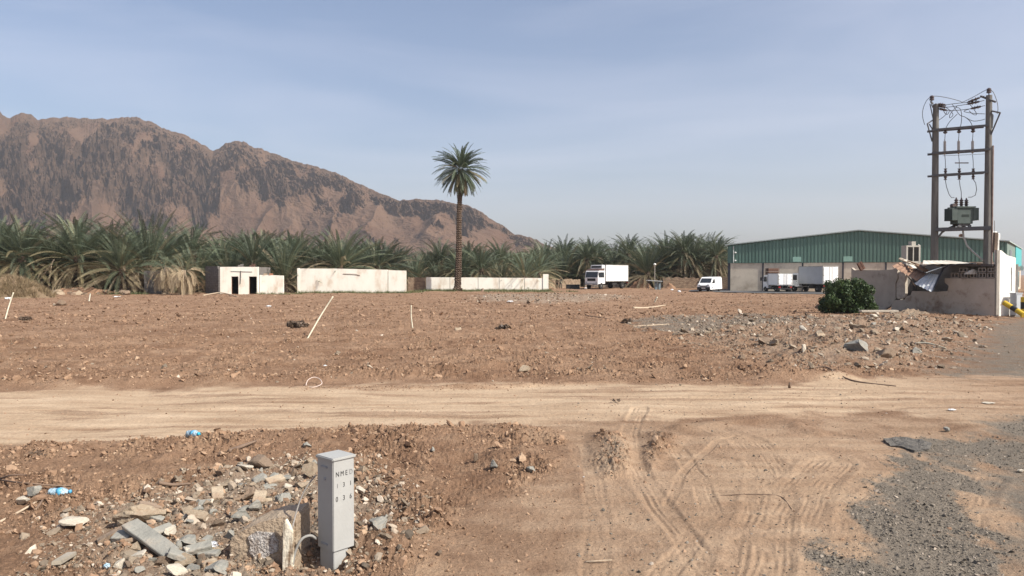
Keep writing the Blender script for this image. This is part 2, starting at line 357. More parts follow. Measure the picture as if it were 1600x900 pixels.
def build_ground():
    rr = np.concatenate([[.05, .6, 1.2, 2, 2.8, 3.5, 4.0, 4.4], 4.7 * np.exp(np.arange(0, 660) * .0028), 29.9 * np.exp(np.arange(0, 205) * .0082), 161 * np.exp(np.arange(0, 56) * .058)])
    a0 = np.linspace(-40, 40, 1480); aa = np.concatenate([np.linspace(-180, -41, 60), a0, np.linspace(41, 180, 60)[:-1]]) * math.pi / 180
    A, Rr = np.meshgrid(aa, rr); X = Rr * np.sin(A); Y = Rr * np.cos(A)
    Z, m = full_h(X.ravel(), Y.ravel()); X = X.ravel(); Y = Y.ravel(); wx = m['wx']
    D = np.hypot(X, Y); Z = Z * sstep(4.0, 4.9, D) * sstep(400, 120, D)
    nr, na = len(rr), len(aa)
    i = np.arange(nr - 1)[:, None] * na + np.arange(na)[None, :]; j = np.arange(nr - 1)[:, None] * na + (np.arange(na)[None, :] + 1) % na
    Fq = np.stack([i, i + na, j + na, j], -1).reshape(-1, 4)[:, ::-1]
    sand = np.maximum(sstep(-.22, .35, m['road'] + wx * 1.5 + .25 * sstep(3, 9, X) * (Y > 10) ), .6 * sstep(-1.1, 1.5, m['fan'] + wx * 3))
    sand = sand * (1 - m['hump']) * (1 - .55 * sstep(0, 4.5, X - .40 * Y + .8 * wx))
    sand = np.maximum(sand, .42 * (1 - m['rough']) * (Y < 10.5) * (1 - .6 * sstep(-.2, .4, fbm(X * 1.1, Y * 1.1, 3, 98))))
    sand = sand * (1 - .5 * sstep(.14, .5, fbm(X * .33, Y * 2.4, 4, 99)) * sstep(-.1, .3, m['road'])) * (1 - .45 * sstep(-.05, .4, fbm(X * 1.3, Y * 1.1, 5, 103)) * (m['road'] < .1)) * (1 - .6 * np.exp(-(line_dist(X, Y, BERM_FAN)[0] / .2) ** 2)) * (1 - .6 * np.exp(-(line_dist(X, Y, BERM_MID)[0] / .16) ** 2))
    n0 = fbm(X * 2.1, Y * 2.1, 3, 95)
    for pts, wd, st in TRK[:8]:
        d, s, al = line_dist(X, Y, pts); sand = np.maximum(sand, .5 * sstep(wd * 5, wd * .3, d + .08 * n0) * (m['fan'] > 0))
    n1 = fbm(X * 1.9, Y * .85, 4, 91)
    grey = sstep(-.22, .38, poly_sd(X, Y, GRAV[0]) + .28 * n1 + .16 * fbm(X * 6, Y * 4, 3, 97)) * (.62 + .38 * sstep(-.45, .25, n1))
    grey = np.maximum(grey, .62 * sstep(-1, 1.5, poly_sd(X, Y, GREYR) + n1)); grey = np.maximum(grey, .72 * sstep(-.4, .9, X - .60 * Y + .4 * n1) * sstep(12.5, 10.5, Y)); grey = np.maximum(grey, .62 * sstep(-.8, .8, poly_sd(X, Y, PATCH) + .8 * n1))
    grey = np.maximum(grey, .42 * m['hump'])
    dust = np.maximum(.9 * sstep(-.8, 1.5, poly_sd(X, Y, RUB1) + n1), .5 * sstep(-1.2, 1.0, poly_sd(X, Y, RUB2) + 1.1 * n1))
    dust = np.maximum(dust, 1.0 * m['pile'])
    C = np.stack([np.clip(sand, 0, 1), np.clip(grey, 0, 1.2), np.clip(dust, 0, 1), np.ones_like(sand)], -1)
    me = np_mesh('ground', np.stack([X, Y, Z], -1), [Fq], ground_material(), smooth=True, colors=C)
    tag(link('ground', me), kind='structure')
build_ground()

# ------------------------------------------------------------------ loose clods, gravel, chips (uncountable)
def ico(sub):
    import bmesh
    bm = bmesh.new(); bmesh.ops.create_icosphere(bm, subdivisions=sub, radius=1); V = np.array([v.co[:] for v in bm.verts]); Fa = np.array([[v.index for v in f.verts] for f in bm.faces]); bm.free(); return V, Fa
ICO1, ICO2 = ico(1), ico(2)
def scatter(name, P, S, flat, base, mat, label, tint, jit=.35, lod2=.04):
    """P (n,2) positions, S sizes (radius). One mesh of many irregular pieces."""
    hz = full_h(P[:, 0], P[:, 1])[0]
    Vs = []; Fs = []; Ts = []; off = 0
    for (BV, BF), sel in ((ICO1, S < lod2), (ICO2, S >= lod2)):
        n = int(sel.sum()); 
        if not n: continue
        p = P[sel]; s = S[sel]; z = hz[sel]; k = len(BV)
        if k > 20:
            rv = 1 + jit * .6 * rng.normal(size=(n, k)); rv = np.clip(rv, .6, 1.4)
            dirs = rng.normal(size=(n, 5, 3)); dirs /= np.linalg.norm(dirs, axis=2, keepdims=True)
            V = BV[None] * rv[..., None]
            for q in range(5):
                d = np.einsum('nkc,nc->nk', V, dirs[:, q]); ex = np.clip(d - .55, 0, None); V = V - ex[..., None] * dirs[:, q][:, None, :]
        else:
            V = BV[None] * (1 + jit * rng.normal(size=(n, k)).clip(-1.3, 1.3))[..., None]
        sx = rng.uniform(.7, 1.3, (n, 1, 3)); sx[..., 2] *= flat; V = V * sx
        ax = rng.normal(size=(n, 2)) * .35; a = rng.uniform(0, 6.283, n); ca, sa = np.cos(a)[:, None], np.sin(a)[:, None]
        z2 = V[..., 2] + V[..., 0] * ax[:, :1] + V[..., 1] * ax[:, 1:]
        x = V[..., 0] * ca - V[..., 1] * sa; y = V[..., 0] * sa + V[..., 1] * ca
        V = np.stack([x * s[:, None] + p[:, :1], y * s[:, None] + p[:, 1:], z2 * s[:, None] + z[:, None] + s[:, None] * flat * .25], -1)
        Vs.append(V.reshape(-1, 3)); Fs.append((BF[None] + (np.arange(n) * k)[:, None, None] + off).reshape(-1, 3)); Ts.append(np.repeat(tint[sel], k)); off += n * k
    me = np_mesh(name, np.concatenate(Vs), [np.concatenate(Fs)], mat, tint=np.concatenate(Ts))
    return tag(link(name, me), label, name.replace('_', ' ').split()[-1], kind='stuff')
def polar_pts(n, r0, r1, a0=-39, a1=39, p=1.0):
    r = r0 * (r1 / r0) ** (rng.random(n) ** p); a = np.radians(rng.uniform(a0, a1, n)); return np.stack([r * np.sin(a), r * np.cos(a)], -1)
def psize(n, lo, hi, k=2.2):
    u = rng.random(n); return (lo ** (-k) + u * (hi ** (-k) - lo ** (-k))) ** (-1 / k)
soilm = tintmat('soil_clod', (.125, .076, .048), (.272, .174, .112), (.39, .275, .185))
def keep(P, prob): return P[rng.random(len(P)) < prob]
P = polar_pts(230000, 5.0, 60, p=1.05); h_, m_ = macro(P[:, 0], P[:, 1])
db = np.minimum(np.minimum(line_dist(P[:, 0], P[:, 1], BERM_LO)[0], line_dist(P[:, 0], P[:, 1], BERM_HI)[0]), 1.6 * line_dist(P[:, 0], P[:, 1], BERM_MID)[0])
dens = np.clip(.11 * (m_['road'] < 0) + 1.0 * m_['rough'] * sstep(-.35, .35, fbm(P[:, 0] * .9, P[:, 1] * .9, 2, 77)) - .25 * m_['smooth'] * (1 - m_['rough']), .012, 1) * .72
dens = np.clip(dens + .6 * np.exp(-(db / .3) ** 2), 0, 1); dens *= (1 - .8 * (poly_sd(P[:, 0], P[:, 1], PATCH) > 0))
P = P[rng.random(len(P)) < dens]; Dp = np.hypot(P[:, 0], P[:, 1])
S = psize(len(P), .006, .065, 2.15) * np.clip(Dp / 9, .8, 1.35)
near = m_  # noqa
h2, m2 = macro(P[:, 0], P[:, 1]); S = np.where(m2['rough'] < .4, np.minimum(S, .016), S)
scatter('soil_clods', P, S, .75, 0, soilm, 'brown clods of dry soil strewn over the ploughed-up ground', np.clip(rng.normal(.55, .2, len(P)), 0, 1))
P = polar_pts(16000, 36, 92, p=.9); h2, m2 = macro(P[:, 0], P[:, 1]); P = P[(poly_sd(P[:, 0], P[:, 1], ROAD) < -1) & (poly_sd(P[:, 0], P[:, 1], GREYR) < 0)]
S = psize(len(P), .03, .14, 2.6); scatter('far_soil_clods', P, S, .6, 0, soilm, 'low dark clods on the far part of the cleared field', np.clip(rng.normal(.35, .25, len(P)), 0, 1))
# dark gravel
P = polar_pts(150000, 5.0, 26, 5, 40); n1 = fbm(P[:, 0] * 1.9, P[:, 1] * .85, 4, 91); g = sstep(-.2, .3, poly_sd(P[:, 0], P[:, 1], GRAV[0]) + .28 * n1) * (.4 + .6 * sstep(-.4, .25, n1))
P = P[rng.random(len(P)) < g * .62 + .022]; S = psize(len(P), .004, .020, 2.5)
scatter('dark_gravel', P, S, .7, 0, tintmat('gravel_stone', (.07, .062, .052), (.155, .135, .11), (.36, .30, .24)), 'loose dark grey gravel on the track at the right', np.clip(rng.normal(.5, .25, len(P)), 0, 1))
# pale rubble chips
def in_poly(n, poly, grow=0.0):
    xs = [p[0] for p in poly]; ys = [p[1] for p in poly]; o = []
    while len(o) < n:
        q = np.stack([rng.uniform(min(xs) - grow, max(xs) + grow, n), rng.uniform(min(ys) - grow, max(ys) + grow, n)], -1)
        o += list(q[poly_sd(q[:, 0], q[:, 1], poly) > -grow * rng.random(n)])
    return np.array(o[:n])
chipm = tintmat('rubble_chip', (.11, .088, .066), (.235, .185, .135), (.46, .39, .31))
P = np.concatenate([in_poly(4200, RUB2, 1.6), in_poly(1700, RUB1, 2.5), in_poly(900, PATCH, .3)]); S = psize(len(P), .02, .17, 2.0)
Pp = in_poly(5200, PILE, .35); P = np.concatenate([P, Pp]); S = np.concatenate([S, psize(len(Pp), .007, .06, 1.8)])
Pf = polar_pts(1500, 14, 92); k = (poly_sd(Pf[:, 0], Pf[:, 1], ROAD) < 0); Pf = Pf[k]; P = np.concatenate([P, Pf]); S = np.concatenate([S, psize(len(Pf), .016, .10, 2.5)])
scatter('rubble_chips', P, S, .6, 0, chipm, 'small pale chips of broken stone, plaster and concrete among the soil', np.clip(rng.normal(.55, .28, len(P)), 0, 1))

# ------------------------------------------------------------------ MOUNTAIN
def build_mountain():
    rp = np.array([(-700, 150), (-400, 165), (-150, 150), (-40, 158), (0, 172), (8, 182), (18, 186), (30, 180), (40, 177), (52, 180), (62, 188), (100, 184), (140, 186), (172, 187), (195, 184), (215, 184), (240, 192), (262, 203), (290, 211), (320, 227), (334, 236), (342, 234), (352, 226), (370, 220), (385, 224), (400, 231), (430, 240), (460, 252), (500, 262), (530, 272), (560, 287), (595, 302), (625, 314), (650, 311), (685, 313), (715, 318), (735, 322), (755, 333), (772, 345), (792, 357), (804, 366), (822, 369), (838, 374), (850, 382), (872, 388), (920, 402), (1000, 410), (1100, 415)], float)
    px = np.linspace(-420, 1060, 1450); t = np.concatenate([np.linspace(0, 1, 330), np.linspace(1.01, 1.5, 30)])
    jit = 1.9 * fbm(px / 13., px * 0, 5, 5, .6); yr0 = np.interp(px, rp[:, 0], rp[:, 1]); kk = np.exp(-np.linspace(-2, 2, 61) ** 2); yr = np.convolve(np.pad(yr0, 30, mode='edge'), kk / kk.sum(), 'valid'); jit = jit + (yr0 - yr)
    U = (px - 800) / F; Dr = 1380 + 120 * np.sin(px / 190.) - .12 * px; zr = (429 - yr) * Dr / F + CAM_H; Df = Dr - (150 + 1.05 * np.maximum(zr, 10)) - 40 * np.sin(px / 80.)
    T, PX = np.meshgrid(t, px, indexing='ij'); Dm = Df[None] + (Dr - Df)[None] * T
    X = U[None] * Dm; Y = Dm.copy()
    cl = np.interp(px, [-420, 60, 180, 320, 420, 600, 1060], [.4, .35, .6, .6, .3, .2, .15])[None]      # how cliffy
    tt = np.clip(T, 0, 1); p_scree = tt ** 1.25; p_cliff = np.where(tt < .38, tt * .45, .171 + (tt - .38) * (.829 / .62)) 
    q = np.clip((tt - .30) / .42, 0, 1); p_cliff = .20 * np.clip(tt / .30, 0, 1) + .55 * (q * q * (3 - 2 * q)) + .25 * np.clip((tt - .6) / .4, 0, 1)
    prof = p_scree * (1 - cl) + p_cliff * cl
    Z = zr[None] * prof - (jit * Dr / F)[None] * np.clip(tt, 0, 1) ** 7
    Z = np.where(T > 1, (zr - jit * Dr / F)[None] * (1 - (T - 1) * 1.6), Z)
    env = np.sin(np.pi * np.clip(T, 0, 1)) ** .7
    a = PX / 38.; b_ = T * 5.2
    wa = a + .35 * fbm(a * .8, b_ * 1.4, 3, 21); sk = a - b_ * .5
    ridg = 1 - 2 * np.abs(perlin(wa * .8 - b_ * .9, b_ * 1.1, 22)); rid2 = 1 - 2 * np.abs(perlin(wa * 2.3 - b_ * 1.6, b_ * 3.0 + 4, 23)); rid3 = 1 - 2 * np.abs(perlin(wa * 5.5 + .3 * fbm(a * 5, b_ * 6, 2, 3), b_ * 8, 24))
    bias = np.where(PX < 345, np.interp(T, [0, .2, .38, .55, 1, 1.5], [-.75, -.5, .0, .30, .12, .2]), np.interp(T, [0, .4, .66, .85, 1, 1.5], [-.9, -.55, -.2, .35, .4, .3])) + 0 * T
    rugged = sstep(-.24, .24, .62 * fbm(a * .75 - b_ * .22, b_ * .75, 5, 57, .55) + bias)
    spur = 1 - 2 * np.abs(perlin(a * .42 - b_ * .20 + .3 * fbm(a * .5, b_ * .5, 2, 66), b_ * .22, 67))
    nz_ = 26 * (spur - .4) + (4 + 8 * rugged) * (ridg - .4) + (1 + 6 * rugged) * (rid2 - .4) + (.4 + 4 * rugged) * (rid3 - .4) + (.05 + rugged) * 8 * fbm(a * 1.9, b_ * 3.2, 6, 25, .62)
    rm = 0; wgt = 1; am_ = 1; fx_ = a * 1.5 - b_ * .7 + .4 * fbm(a, b_ * 1.5, 3, 81); fy_ = b_ * 2.6 + .4 * fbm(a + 9, b_ * 1.5, 3, 82)
    for o_i in range(6):
        rr_ = (1 - np.abs(perlin(fx_, fy_, 83 + o_i))) ** 3; rm = rm + rr_ * am_ * wgt; wgt = np.clip(rr_ * 1.6, 0, 1); am_ *= .55; fx_ = fx_ * 2.1 + 5; fy_ = fy_ * 2.1 + 3
    nz_ = nz_ + (.07 + .93 * rugged) * 15 * (rm - .9)
    edge = sstep(1.0, .94, T); dsp = nz_ * env * (.25 + .75 * edge) * np.clip(zr[None] / 130, .25, 1); Z = Z + dsp * .62; Y = Y - dsp * .75; X = U[None] * Y
    # the notch and gully between the two summits
    gx = np.interp(T, [0, .3, .5, .75, 1], [285, 296, 318, 326, 335]); gd = np.abs(PX - gx); Z = Z - 30 * np.exp(-(gd / 7) ** 2) * env * sstep(.15, .5, T)
    gx = np.interp(T, [0, .4, .7, 1], [60, 75, 90, 62]); Z = Z - 14 * np.exp(-(np.abs(PX - gx) / 7) ** 2) * env
    Z += rugged * 1.6 * fbm(X / 6., Y / 6. + Z / 8, 3, 27, .6) * edge
    zlim = ((zr - jit * Dr / F) * .992)[None] * (Y / Dr[None]) ; Z = np.where((T < .99), np.minimum(Z, zlim - 1.0 + 0 * Z), Z)
    Z = np.maximum(Z, -1.5) - (T < .01) * 1.0
    nr, na = Z.shape; i = np.arange(nr - 1)[:, None] * na + np.arange(na - 1)[None]; Fq = np.stack([i, i + 1, i + na + 1, i + na], -1).reshape(-1, 4)
    rmask = np.clip(.12 + .76 * rugged + .38 * fbm(a * 2.5, b_ * 2.5, 4, 58), 0, 1)
    C = np.stack([rmask, cl + 0 * T, T, T * 0 + 1], -1).reshape(-1, 4)
    m, nt, b = newmat('desert_rock'); N = nt.nodes.new; L = nt.links.new
    at = N('ShaderNodeAttribute'); at.attribute_name = 'zone'; sep = N('ShaderNodeSeparateColor'); L(at.outputs['Color'], sep.inputs[0])
    tc = N('ShaderNodeTexCoord'); ge = N('ShaderNodeNewGeometry'); sx = N('ShaderNodeSeparateXYZ'); L(ge.outputs['Normal'], sx.inputs[0])
    n1 = N('ShaderNodeTexNoise'); n1.inputs['Scale'].default_value = .012; n1.inputs['Detail'].default_value = 10; n1.inputs['Roughness'].default_value = .65; L(tc.outputs['Object'], n1.inputs['Vector'])
    n2 = N('ShaderNodeTexNoise'); n2.inputs['Scale'].default_value = .11; n2.inputs['Detail'].default_value = 8; n2.inputs['Roughness'].default_value = .7; L(tc.outputs['Object'], n2.inputs['Vector'])
    def mth(op, a, v, cl_=False):
        x = N('ShaderNodeMath'); x.operation = op; x.use_clamp = cl_; L(a, x.inputs[0])
        if isinstance(v, (int, float)): x.inputs[1].default_value = v
        else: L(v, x.inputs[1])
        return x.outputs[0]
    rock = N('ShaderNodeValToRGB'); rock.color_ramp.elements[0].position = .3; rock.color_ramp.elements[1].position = .72
    rock.color_ramp.elements[0].color = (.058, .038, .026, 1); rock.color_ramp.elements[1].color = (.140, .088, .058, 1); L(n2.outputs[0], rock.inputs[0])
    scr = N('ShaderNodeValToRGB'); scr.color_ramp.elements[0].position = .32; scr.color_ramp.elements[1].position = .72
    scr.color_ramp.elements[0].color = (.098, .054, .034, 1); scr.color_ramp.elements[1].color = (.150, .094, .062, 1); L(n1.outputs[0], scr.inputs[0])
    sl = mth('MULTIPLY', mth('SUBTRACT', sx.outputs[2], .70), 3.0)
    fac = mth('ADD', mth('MULTIPLY', mth('SUBTRACT', sep.outputs[0], .62), 1.25), mth('MULTIPLY', sl, -.25))
    fac = mth('ADD', fac, mth('MULTIPLY', mth('SUBTRACT', n1.outputs[0], .5), 1.2)); fac = mth('ADD', fac, mth('MULTIPLY', mth('SUBTRACT', n2.outputs[0], .5), 1.4)); fac = mth('ADD', fac, .62, True)
    x = N('ShaderNodeMixRGB'); L(fac, x.inputs[0]); L(scr.outputs[0], x.inputs[1]); L(rock.outputs[0], x.inputs[2])
    L(x.outputs[0], b.inputs['Base Color']); b.inputs['Roughness'].default_value = .95; b.inputs['Specular IOR Level'].default_value = .1
    bp = N('ShaderNodeBump'); bp.inputs['Strength'].default_value = .9; bp.inputs['Distance'].default_value = 4.0; L(n2.outputs[0], bp.inputs['Height']); L(bp.outputs[0], b.inputs['Normal'])
    tag(link('hills', np_mesh('hills', np.stack([X, Y, Z], -1).reshape(-1, 3), [Fq], m, smooth=False, colors=C)), kind='structure')
build_mountain()
# ------------------------------------------------------------------ PALMS
def leafmat(name, stops, transl=.25):
    m = bpy.data.materials.new(name); m.use_nodes = True; nt = m.node_tree; nt.nodes.clear(); N = nt.nodes.new; L = nt.links.new
    o = N('ShaderNodeOutputMaterial'); b = N('ShaderNodeBsdfPrincipled'); tr = N('ShaderNodeBsdfTranslucent'); mx = N('ShaderNodeMixShader'); mx.inputs[0].default_value = transl
    at = N('ShaderNodeAttribute'); at.attribute_name = 'tint'; r = N('ShaderNodeValToRGB'); el = r.color_ramp.elements
    el[0].position = stops[0][0]; el[0].color = (*stops[0][1], 1); el[1].position = stops[-1][0]; el[1].color = (*stops[-1][1], 1)
    for p, c in stops[1:-1]: e = el.new(p); e.color = (*c, 1)
    L(at.outputs['Fac'], r.inputs[0])
    oi = N('ShaderNodeObjectInfo'); hs = N('ShaderNodeHueSaturation'); mr = N('ShaderNodeMapRange'); mr.inputs[3].default_value = .78; mr.inputs[4].default_value = 1.22
    L(oi.outputs['Random'], mr.inputs[0]); L(mr.outputs[0], hs.inputs['Value']); L(r.outputs[0], hs.inputs['Color'])
    L(hs.outputs[0], b.inputs['Base Color']); L(hs.outputs[0], tr.inputs[0]); b.inputs['Roughness'].default_value = .55; b.inputs['Specular IOR Level'].default_value = .35
    L(b.outputs[0], mx.inputs[1]); L(tr.outputs[0], mx.inputs[2]); L(mx.outputs[0], o.inputs[0]); return m
PALM = leafmat('palm_leaf', [(0, (.050, .072, .046)), (.45, (.105, .130, .080)), (.7, (.18, .19, .11)), (.85, (.22, .19, .10)), (1, (.30, .24, .15))])
TRUNK = M('palm_bark', (.13, .09, .063), (.055, .038, .028), scale=6, rough=.95, bump=.9, bscale=9)
TRUNKD = M('palm_bark_dry', (.33, .26, .18), (.16, .12, .085), scale=5, rough=.95, bump=.9, bscale=9)
def frond(o, az, el, Ln, r_, nseg=22, droop=1.0, tint=.4, leaf=.5, wid=.055, stiff=.5, twist=0.0):
    """returns vertices, quads, tints of one feather leaf"""
    s = np.linspace(0, 1, nseg); e = el - droop * (s ** 1.4) * (1.25) ; e = np.clip(e, -1.5, 1.6)
    ds = Ln / (nseg - 1); hx = np.cumsum(np.cos(e)) * ds; hz = np.cumsum(np.sin(e)) * ds
    c, s_ = math.cos(az), math.sin(az)
    P = np.stack([o[0] + hx * c, o[1] + hx * s_, o[2] + hz], -1); Tn = np.stack([np.cos(e) * c, np.cos(e) * s_, np.sin(e)], -1)
    side = np.array([-s_, c, 0.0]); side = np.repeat(side[None], nseg, 0); up = np.cross(Tn, side)
    up = -up if up[0][2] < 0 and el < 1.2 else up
    ct, st = math.cos(twist), math.sin(twist); side, up = side * ct + up * st, up * ct - side * st
    V = []; Fq = []; n = 0
    # rachis
    w_ = (.05 * (1 - s) + .012)[:, None]
    V.append(P + side * w_ * .5); V.append(P - side * w_ * .5); 
    i = np.arange(nseg - 1); Fq.append(np.stack([i, i + 1, nseg + i + 1, nseg + i], -1)); n = 2 * nseg
    k = np.arange(int(nseg * .16), nseg); prof = (np.sin(np.pi * np.clip(s[k] * .86 + .12, 0, 1)) ** .6)
    for sg in (-1, 1):
        for h_ in (0, .5):
            kk = k[:-1] if h_ else k; pr = prof[:len(kk)]
            p = P[kk] + h_ * ds * Tn[kk]; ln = (leaf * pr * r_.uniform(.8, 1.15, len(kk)))[:, None]
            d = Tn[kk] * (.62 + .5 * s[kk][:, None]) + side[kk] * sg * .75 + up[kk] * r_.uniform(.1, .55, (len(kk), 1)) * stiff; d /= np.linalg.norm(d, axis=1, keepdims=True)
            tip = p + d * ln + np.array([0, 0, -1]) * ln * .12
            ww = Tn[kk] * wid; m_ = len(kk); mid = p + d * ln * .5
            V += [p - ww * .5, mid + ww * .5, tip, mid - ww * .5 + up[kk] * 0.0]; a = n + np.arange(m_)
            Fq.append(np.stack([a, a + m_, a + 2 * m_, a + 3 * m_], -1)); n += 4 * m_
    V = np.concatenate(V); tt = np.full(len(V), tint); tt[:2 * nseg] = min(1, tint + .25); return V, np.concatenate(Fq), tt
def crown(name, nf, Ln, seed, z0=0.0, el_lo=-.9, el_hi=1.45, leaf=.5, wid=.06, nseg=20, droopy=.9, dead=0.0, spread=.25, tbase=.35):
    r_ = np.random.default_rng(seed); Vs = []; Fs = []; Ts = []; off = 0
    for i in range(nf):
        f = i / (nf - 1); el = el_hi + (el_lo - el_hi) * f ** (.85 if nf > 125 or nf < 50 else 1.0) + r_.normal() * .08; az = i * 2.39996 + r_.normal() * .15
        ln = Ln * (.72 + .34 * math.sin(math.pi * min(1, f * .8 + .15))) * r_.uniform(.88, 1.1)
        t = np.clip(tbase + r_.normal() * .12 + (.30 if f > .8 else 0) + (.55 if r_.random() < dead * (f ** 2) * 2 else 0), 0, 1)
        v, q, tt = frond((math.cos(az) * spread, math.sin(az) * spread, z0 - f * .55), az, el, ln, r_, nseg, droopy * r_.uniform(.7, 1.25) * (1 if el > -.2 else .5), t, leaf, wid, .6, r_.normal() * .35)
        Vs.append(v); Fs.append(q + off); Ts.append(tt); off += len(v)
    return np_mesh(name, np.concatenate(Vs), [np.concatenate(Fs)], PALM, tint=np.concatenate(Ts))
def trunk_mesh(name, h, r0, r1, lean=(0, 0), n=14, rings=None, mat=None, scal=.10):
    rings = rings or max(8, int(h / .16)); V = []; 
    for i in range(rings + 1):
        f = i / rings; rr = (r0 + (r1 - r0) * min(1, f * 1.4)) * (1 + (.35 if f < .03 else 0))
        cx = lean[0] * f + .06 * math.sin(f * 7) * h / 18; cy = lean[1] * f
        for k in range(n):
            a = 2 * math.pi * k / n; q = 1 + scal * (1 if (k + i) % 2 else -1) + random.uniform(-.05, .05)
            V.append((cx + rr * q * math.cos(a), cy + rr * q * math.sin(a), h * f + (.05 if k % 2 else 0)))
    V.append((lean[0], lean[1], h + .1)); Fq = [(i * n + k, i * n + (k + 1) % n, (i + 1) * n + (k + 1) % n, (i + 1) * n + k) for i in range(rings) for k in range(n)]
    Ft = [(rings * n + k, rings * n + (k + 1) % n, len(V) - 1) for k in range(n)]
    return np_mesh(name, V, [np.array(Fq), np.array(Ft)], mat or TRUNK)
# the one tall palm
pb = G(714.5, 455.5); HP = 15.8
tp = thing('date_palm', 'very tall lone date palm with a bare trunk in front of the low white wall', 'palm tree', (pb.x, pb.y, hgt(pb.x, pb.y) - .05))
link('trunk', trunk_mesh('trunk', HP, .43, .29, (.5, 0), n=16, rings=110, scal=.15), tp)
link('crown', crown('crown', 150, 3.6, 3, z0=.3, el_lo=-1.38, el_hi=1.5, leaf=.40, wid=.085, nseg=30, droopy=.72, dead=.25, tbase=.26, spread=.22), tp, (.5, 0, HP - .05))
# grove
protos = []
for i, (h, nf, Ln, lo, dr) in enumerate([(2.6, 108, 4.3, -.6, .62), (3.1, 112, 4.3, -.85, .72), (2.0, 104, 4.7, -.5, .52), (4.0, 108, 3.7, -1.05, .75), (1.3, 96, 4.7, -.35, .50), (4.8, 112, 3.6, -1.2, .75)]):
    protos.append((h, trunk_mesh('trunk', h, .42, .30, (random.uniform(-.2, .2), 0), n=10), crown('crown', nf, Ln, 20 + i, el_lo=lo, droopy=dr, leaf=.36, wid=.062, nseg=27, dead=.6, tbase=.38)))
def palm(x, y, pi, s, label, group, cat='palm tree', sz=1.0):
    h, tm, cm = protos[pi]; t = thing('date_palm', label, cat, (x, y, -.05), random.uniform(0, 6.28), group)
    a = link('trunk', tm, t); c = link('crown', cm, t, (0, 0, h)); t.scale = (s, s, s * sz); return t
GROVE = [(-400, 190, ('behind the dry mound and stone heap', 'behind the stone heap'), 'palms at the left end of the grove', 86, 1.27),
         (215, 470, ('behind the white hut and block ruin', 'behind the white hut'), 'palms behind the hut', 91, 1.2),
         (470, 628, ('behind the long high white wall',) * 2, 'palms behind the long white wall', 95, 1.06),
         (636, 848, ('behind the low white panel wall',) * 2, 'palms behind the low white wall', 105, .95),
         (850, 1010, ('behind the white box truck',) * 2, 'palms behind the box truck', 131, 1.26),
         (1010, 1145, ('between lamp post and warehouse',) * 2, 'palms beside the warehouse', 124, 1.3)]
ORD = ['first', 'second', 'third', 'fourth', 'fifth', 'sixth', 'seventh', 'eighth', 'ninth', 'tenth', 'eleventh', 'twelfth', 'thirteenth', 'fourteenth', 'fifteenth', 'sixteenth']
for x0, x1, (w1, w2), gp, Db, sc_ in GROVE:
    for row in range(6):
        D = Db + row * 6.5; step = 3.5 * F / D * (1 + .15 * row); px = x0 + random.uniform(0, step); k = 0
        while px < x1:
            d = D + random.uniform(-2.2, 2.2); x = (px - 800) / F * d
            if row == 0 and px > -12: lb = ORD[k] + ' front-row date palm from the left ' + w1; k += 1; g_ = None
            elif row == 0: lb = None; px += step; continue
            else: lb = 'date palm in the thick of the grove ' + w2 + (', second row' if row == 1 else ', farther rows'); g_ = gp + (' second row' if row == 1 else ' farther rows')
            if px < -70: px += step; continue
            pi = random.choice([0, 1, 2, 4, 2] if row == 0 else [0, 1, 2, 3, 1]); palm(x, d, pi, sc_ * random.uniform(.86, 1.12) * (1 + .012 * row), lb, g_)
            px += step * random.uniform(.8, 1.2)
for px, ytop, D, pi, lb in [(982, 358, 130, 5, 'taller date palm standing out above the grove behind the box truck'), (1068, 352, 122.5, 5, 'tall full date palm between the lamp post and the van'),
                            (1120, 362, 121, 5, 'tall date palm right beside the left end of the warehouse'), (782, 368, 112, 3, 'date palm with a round crown rising over the right part of the low white wall'),
                            (733, 370, 113, 3, 'date palm with a round crown just right of the tall palm trunk'), (688, 368, 112, 3, 'date palm with a round crown just left of the tall palm trunk'),
                            (532, 357, 93, 0, 'large date palm with upright fronds behind the middle of the long white wall'), (916, 372, 131, 5, 'date palm rising behind the cab of the box truck'),
                            (36, 336, 85, 1, 'broad date palm with arching fronds behind the dry grass mound'), (122, 336, 86, 1, 'broad date palm with upright fronds behind the stone heap'),
                            (232, 340, 89, 2, 'broad date palm above the ruined block wall')]:
    h = protos[pi][0]; x = (px - 800) / F * D; tot = CAM_H + (429 - ytop) * D / F; nat = h + 3.45
    palm(x, D, pi, tot / nat, lb, None)
# dead, drooping palms by the ruin
DRY = leafmat('dry_frond', [(0, (.17, .12, .07)), (.5, (.30, .23, .145)), (1, (.42, .34, .23))], .1)
def dry_palm(px, py, h, seed, label, n=34, Ln=2.3, green=0):
    b = G(px, py); t = thing('dead_palm', label, 'palm tree', (b.x, b.y, hgt(b.x, b.y) - .05))
    link('trunk', trunk_mesh('trunk', h, .34, .26, (random.uniform(-.3, .3), 0), n=10, mat=TRUNKD), t)
    me = crown('crown', n, Ln, seed, el_lo=-1.5, el_hi=.3, leaf=.5, wid=.07, nseg=16, droopy=1.5, tbase=.5); me.materials.clear(); me.materials.append(DRY); link('crown', me, t, (0, 0, h))
    if green:
        link('green_fronds', crown('green_fronds', green, Ln * 1.1, seed + 1, el_lo=.4, el_hi=1.4, leaf=.5, wid=.07, nseg=16, tbase=.5), t, (0, 0, h))
dry_palm(259, 460, 3.1, 61, 'half-dead palm with hanging straw fronds at the right edge of the block ruin', green=16)
dry_palm(288, 461, 2.6, 63, 'dead palm with tangled straw fronds just left of the white hut', n=40, green=10)
dry_palm(214, 459, 3.0, 65, 'palm with limp straw fronds at the left edge of the block ruin', n=26, green=14)
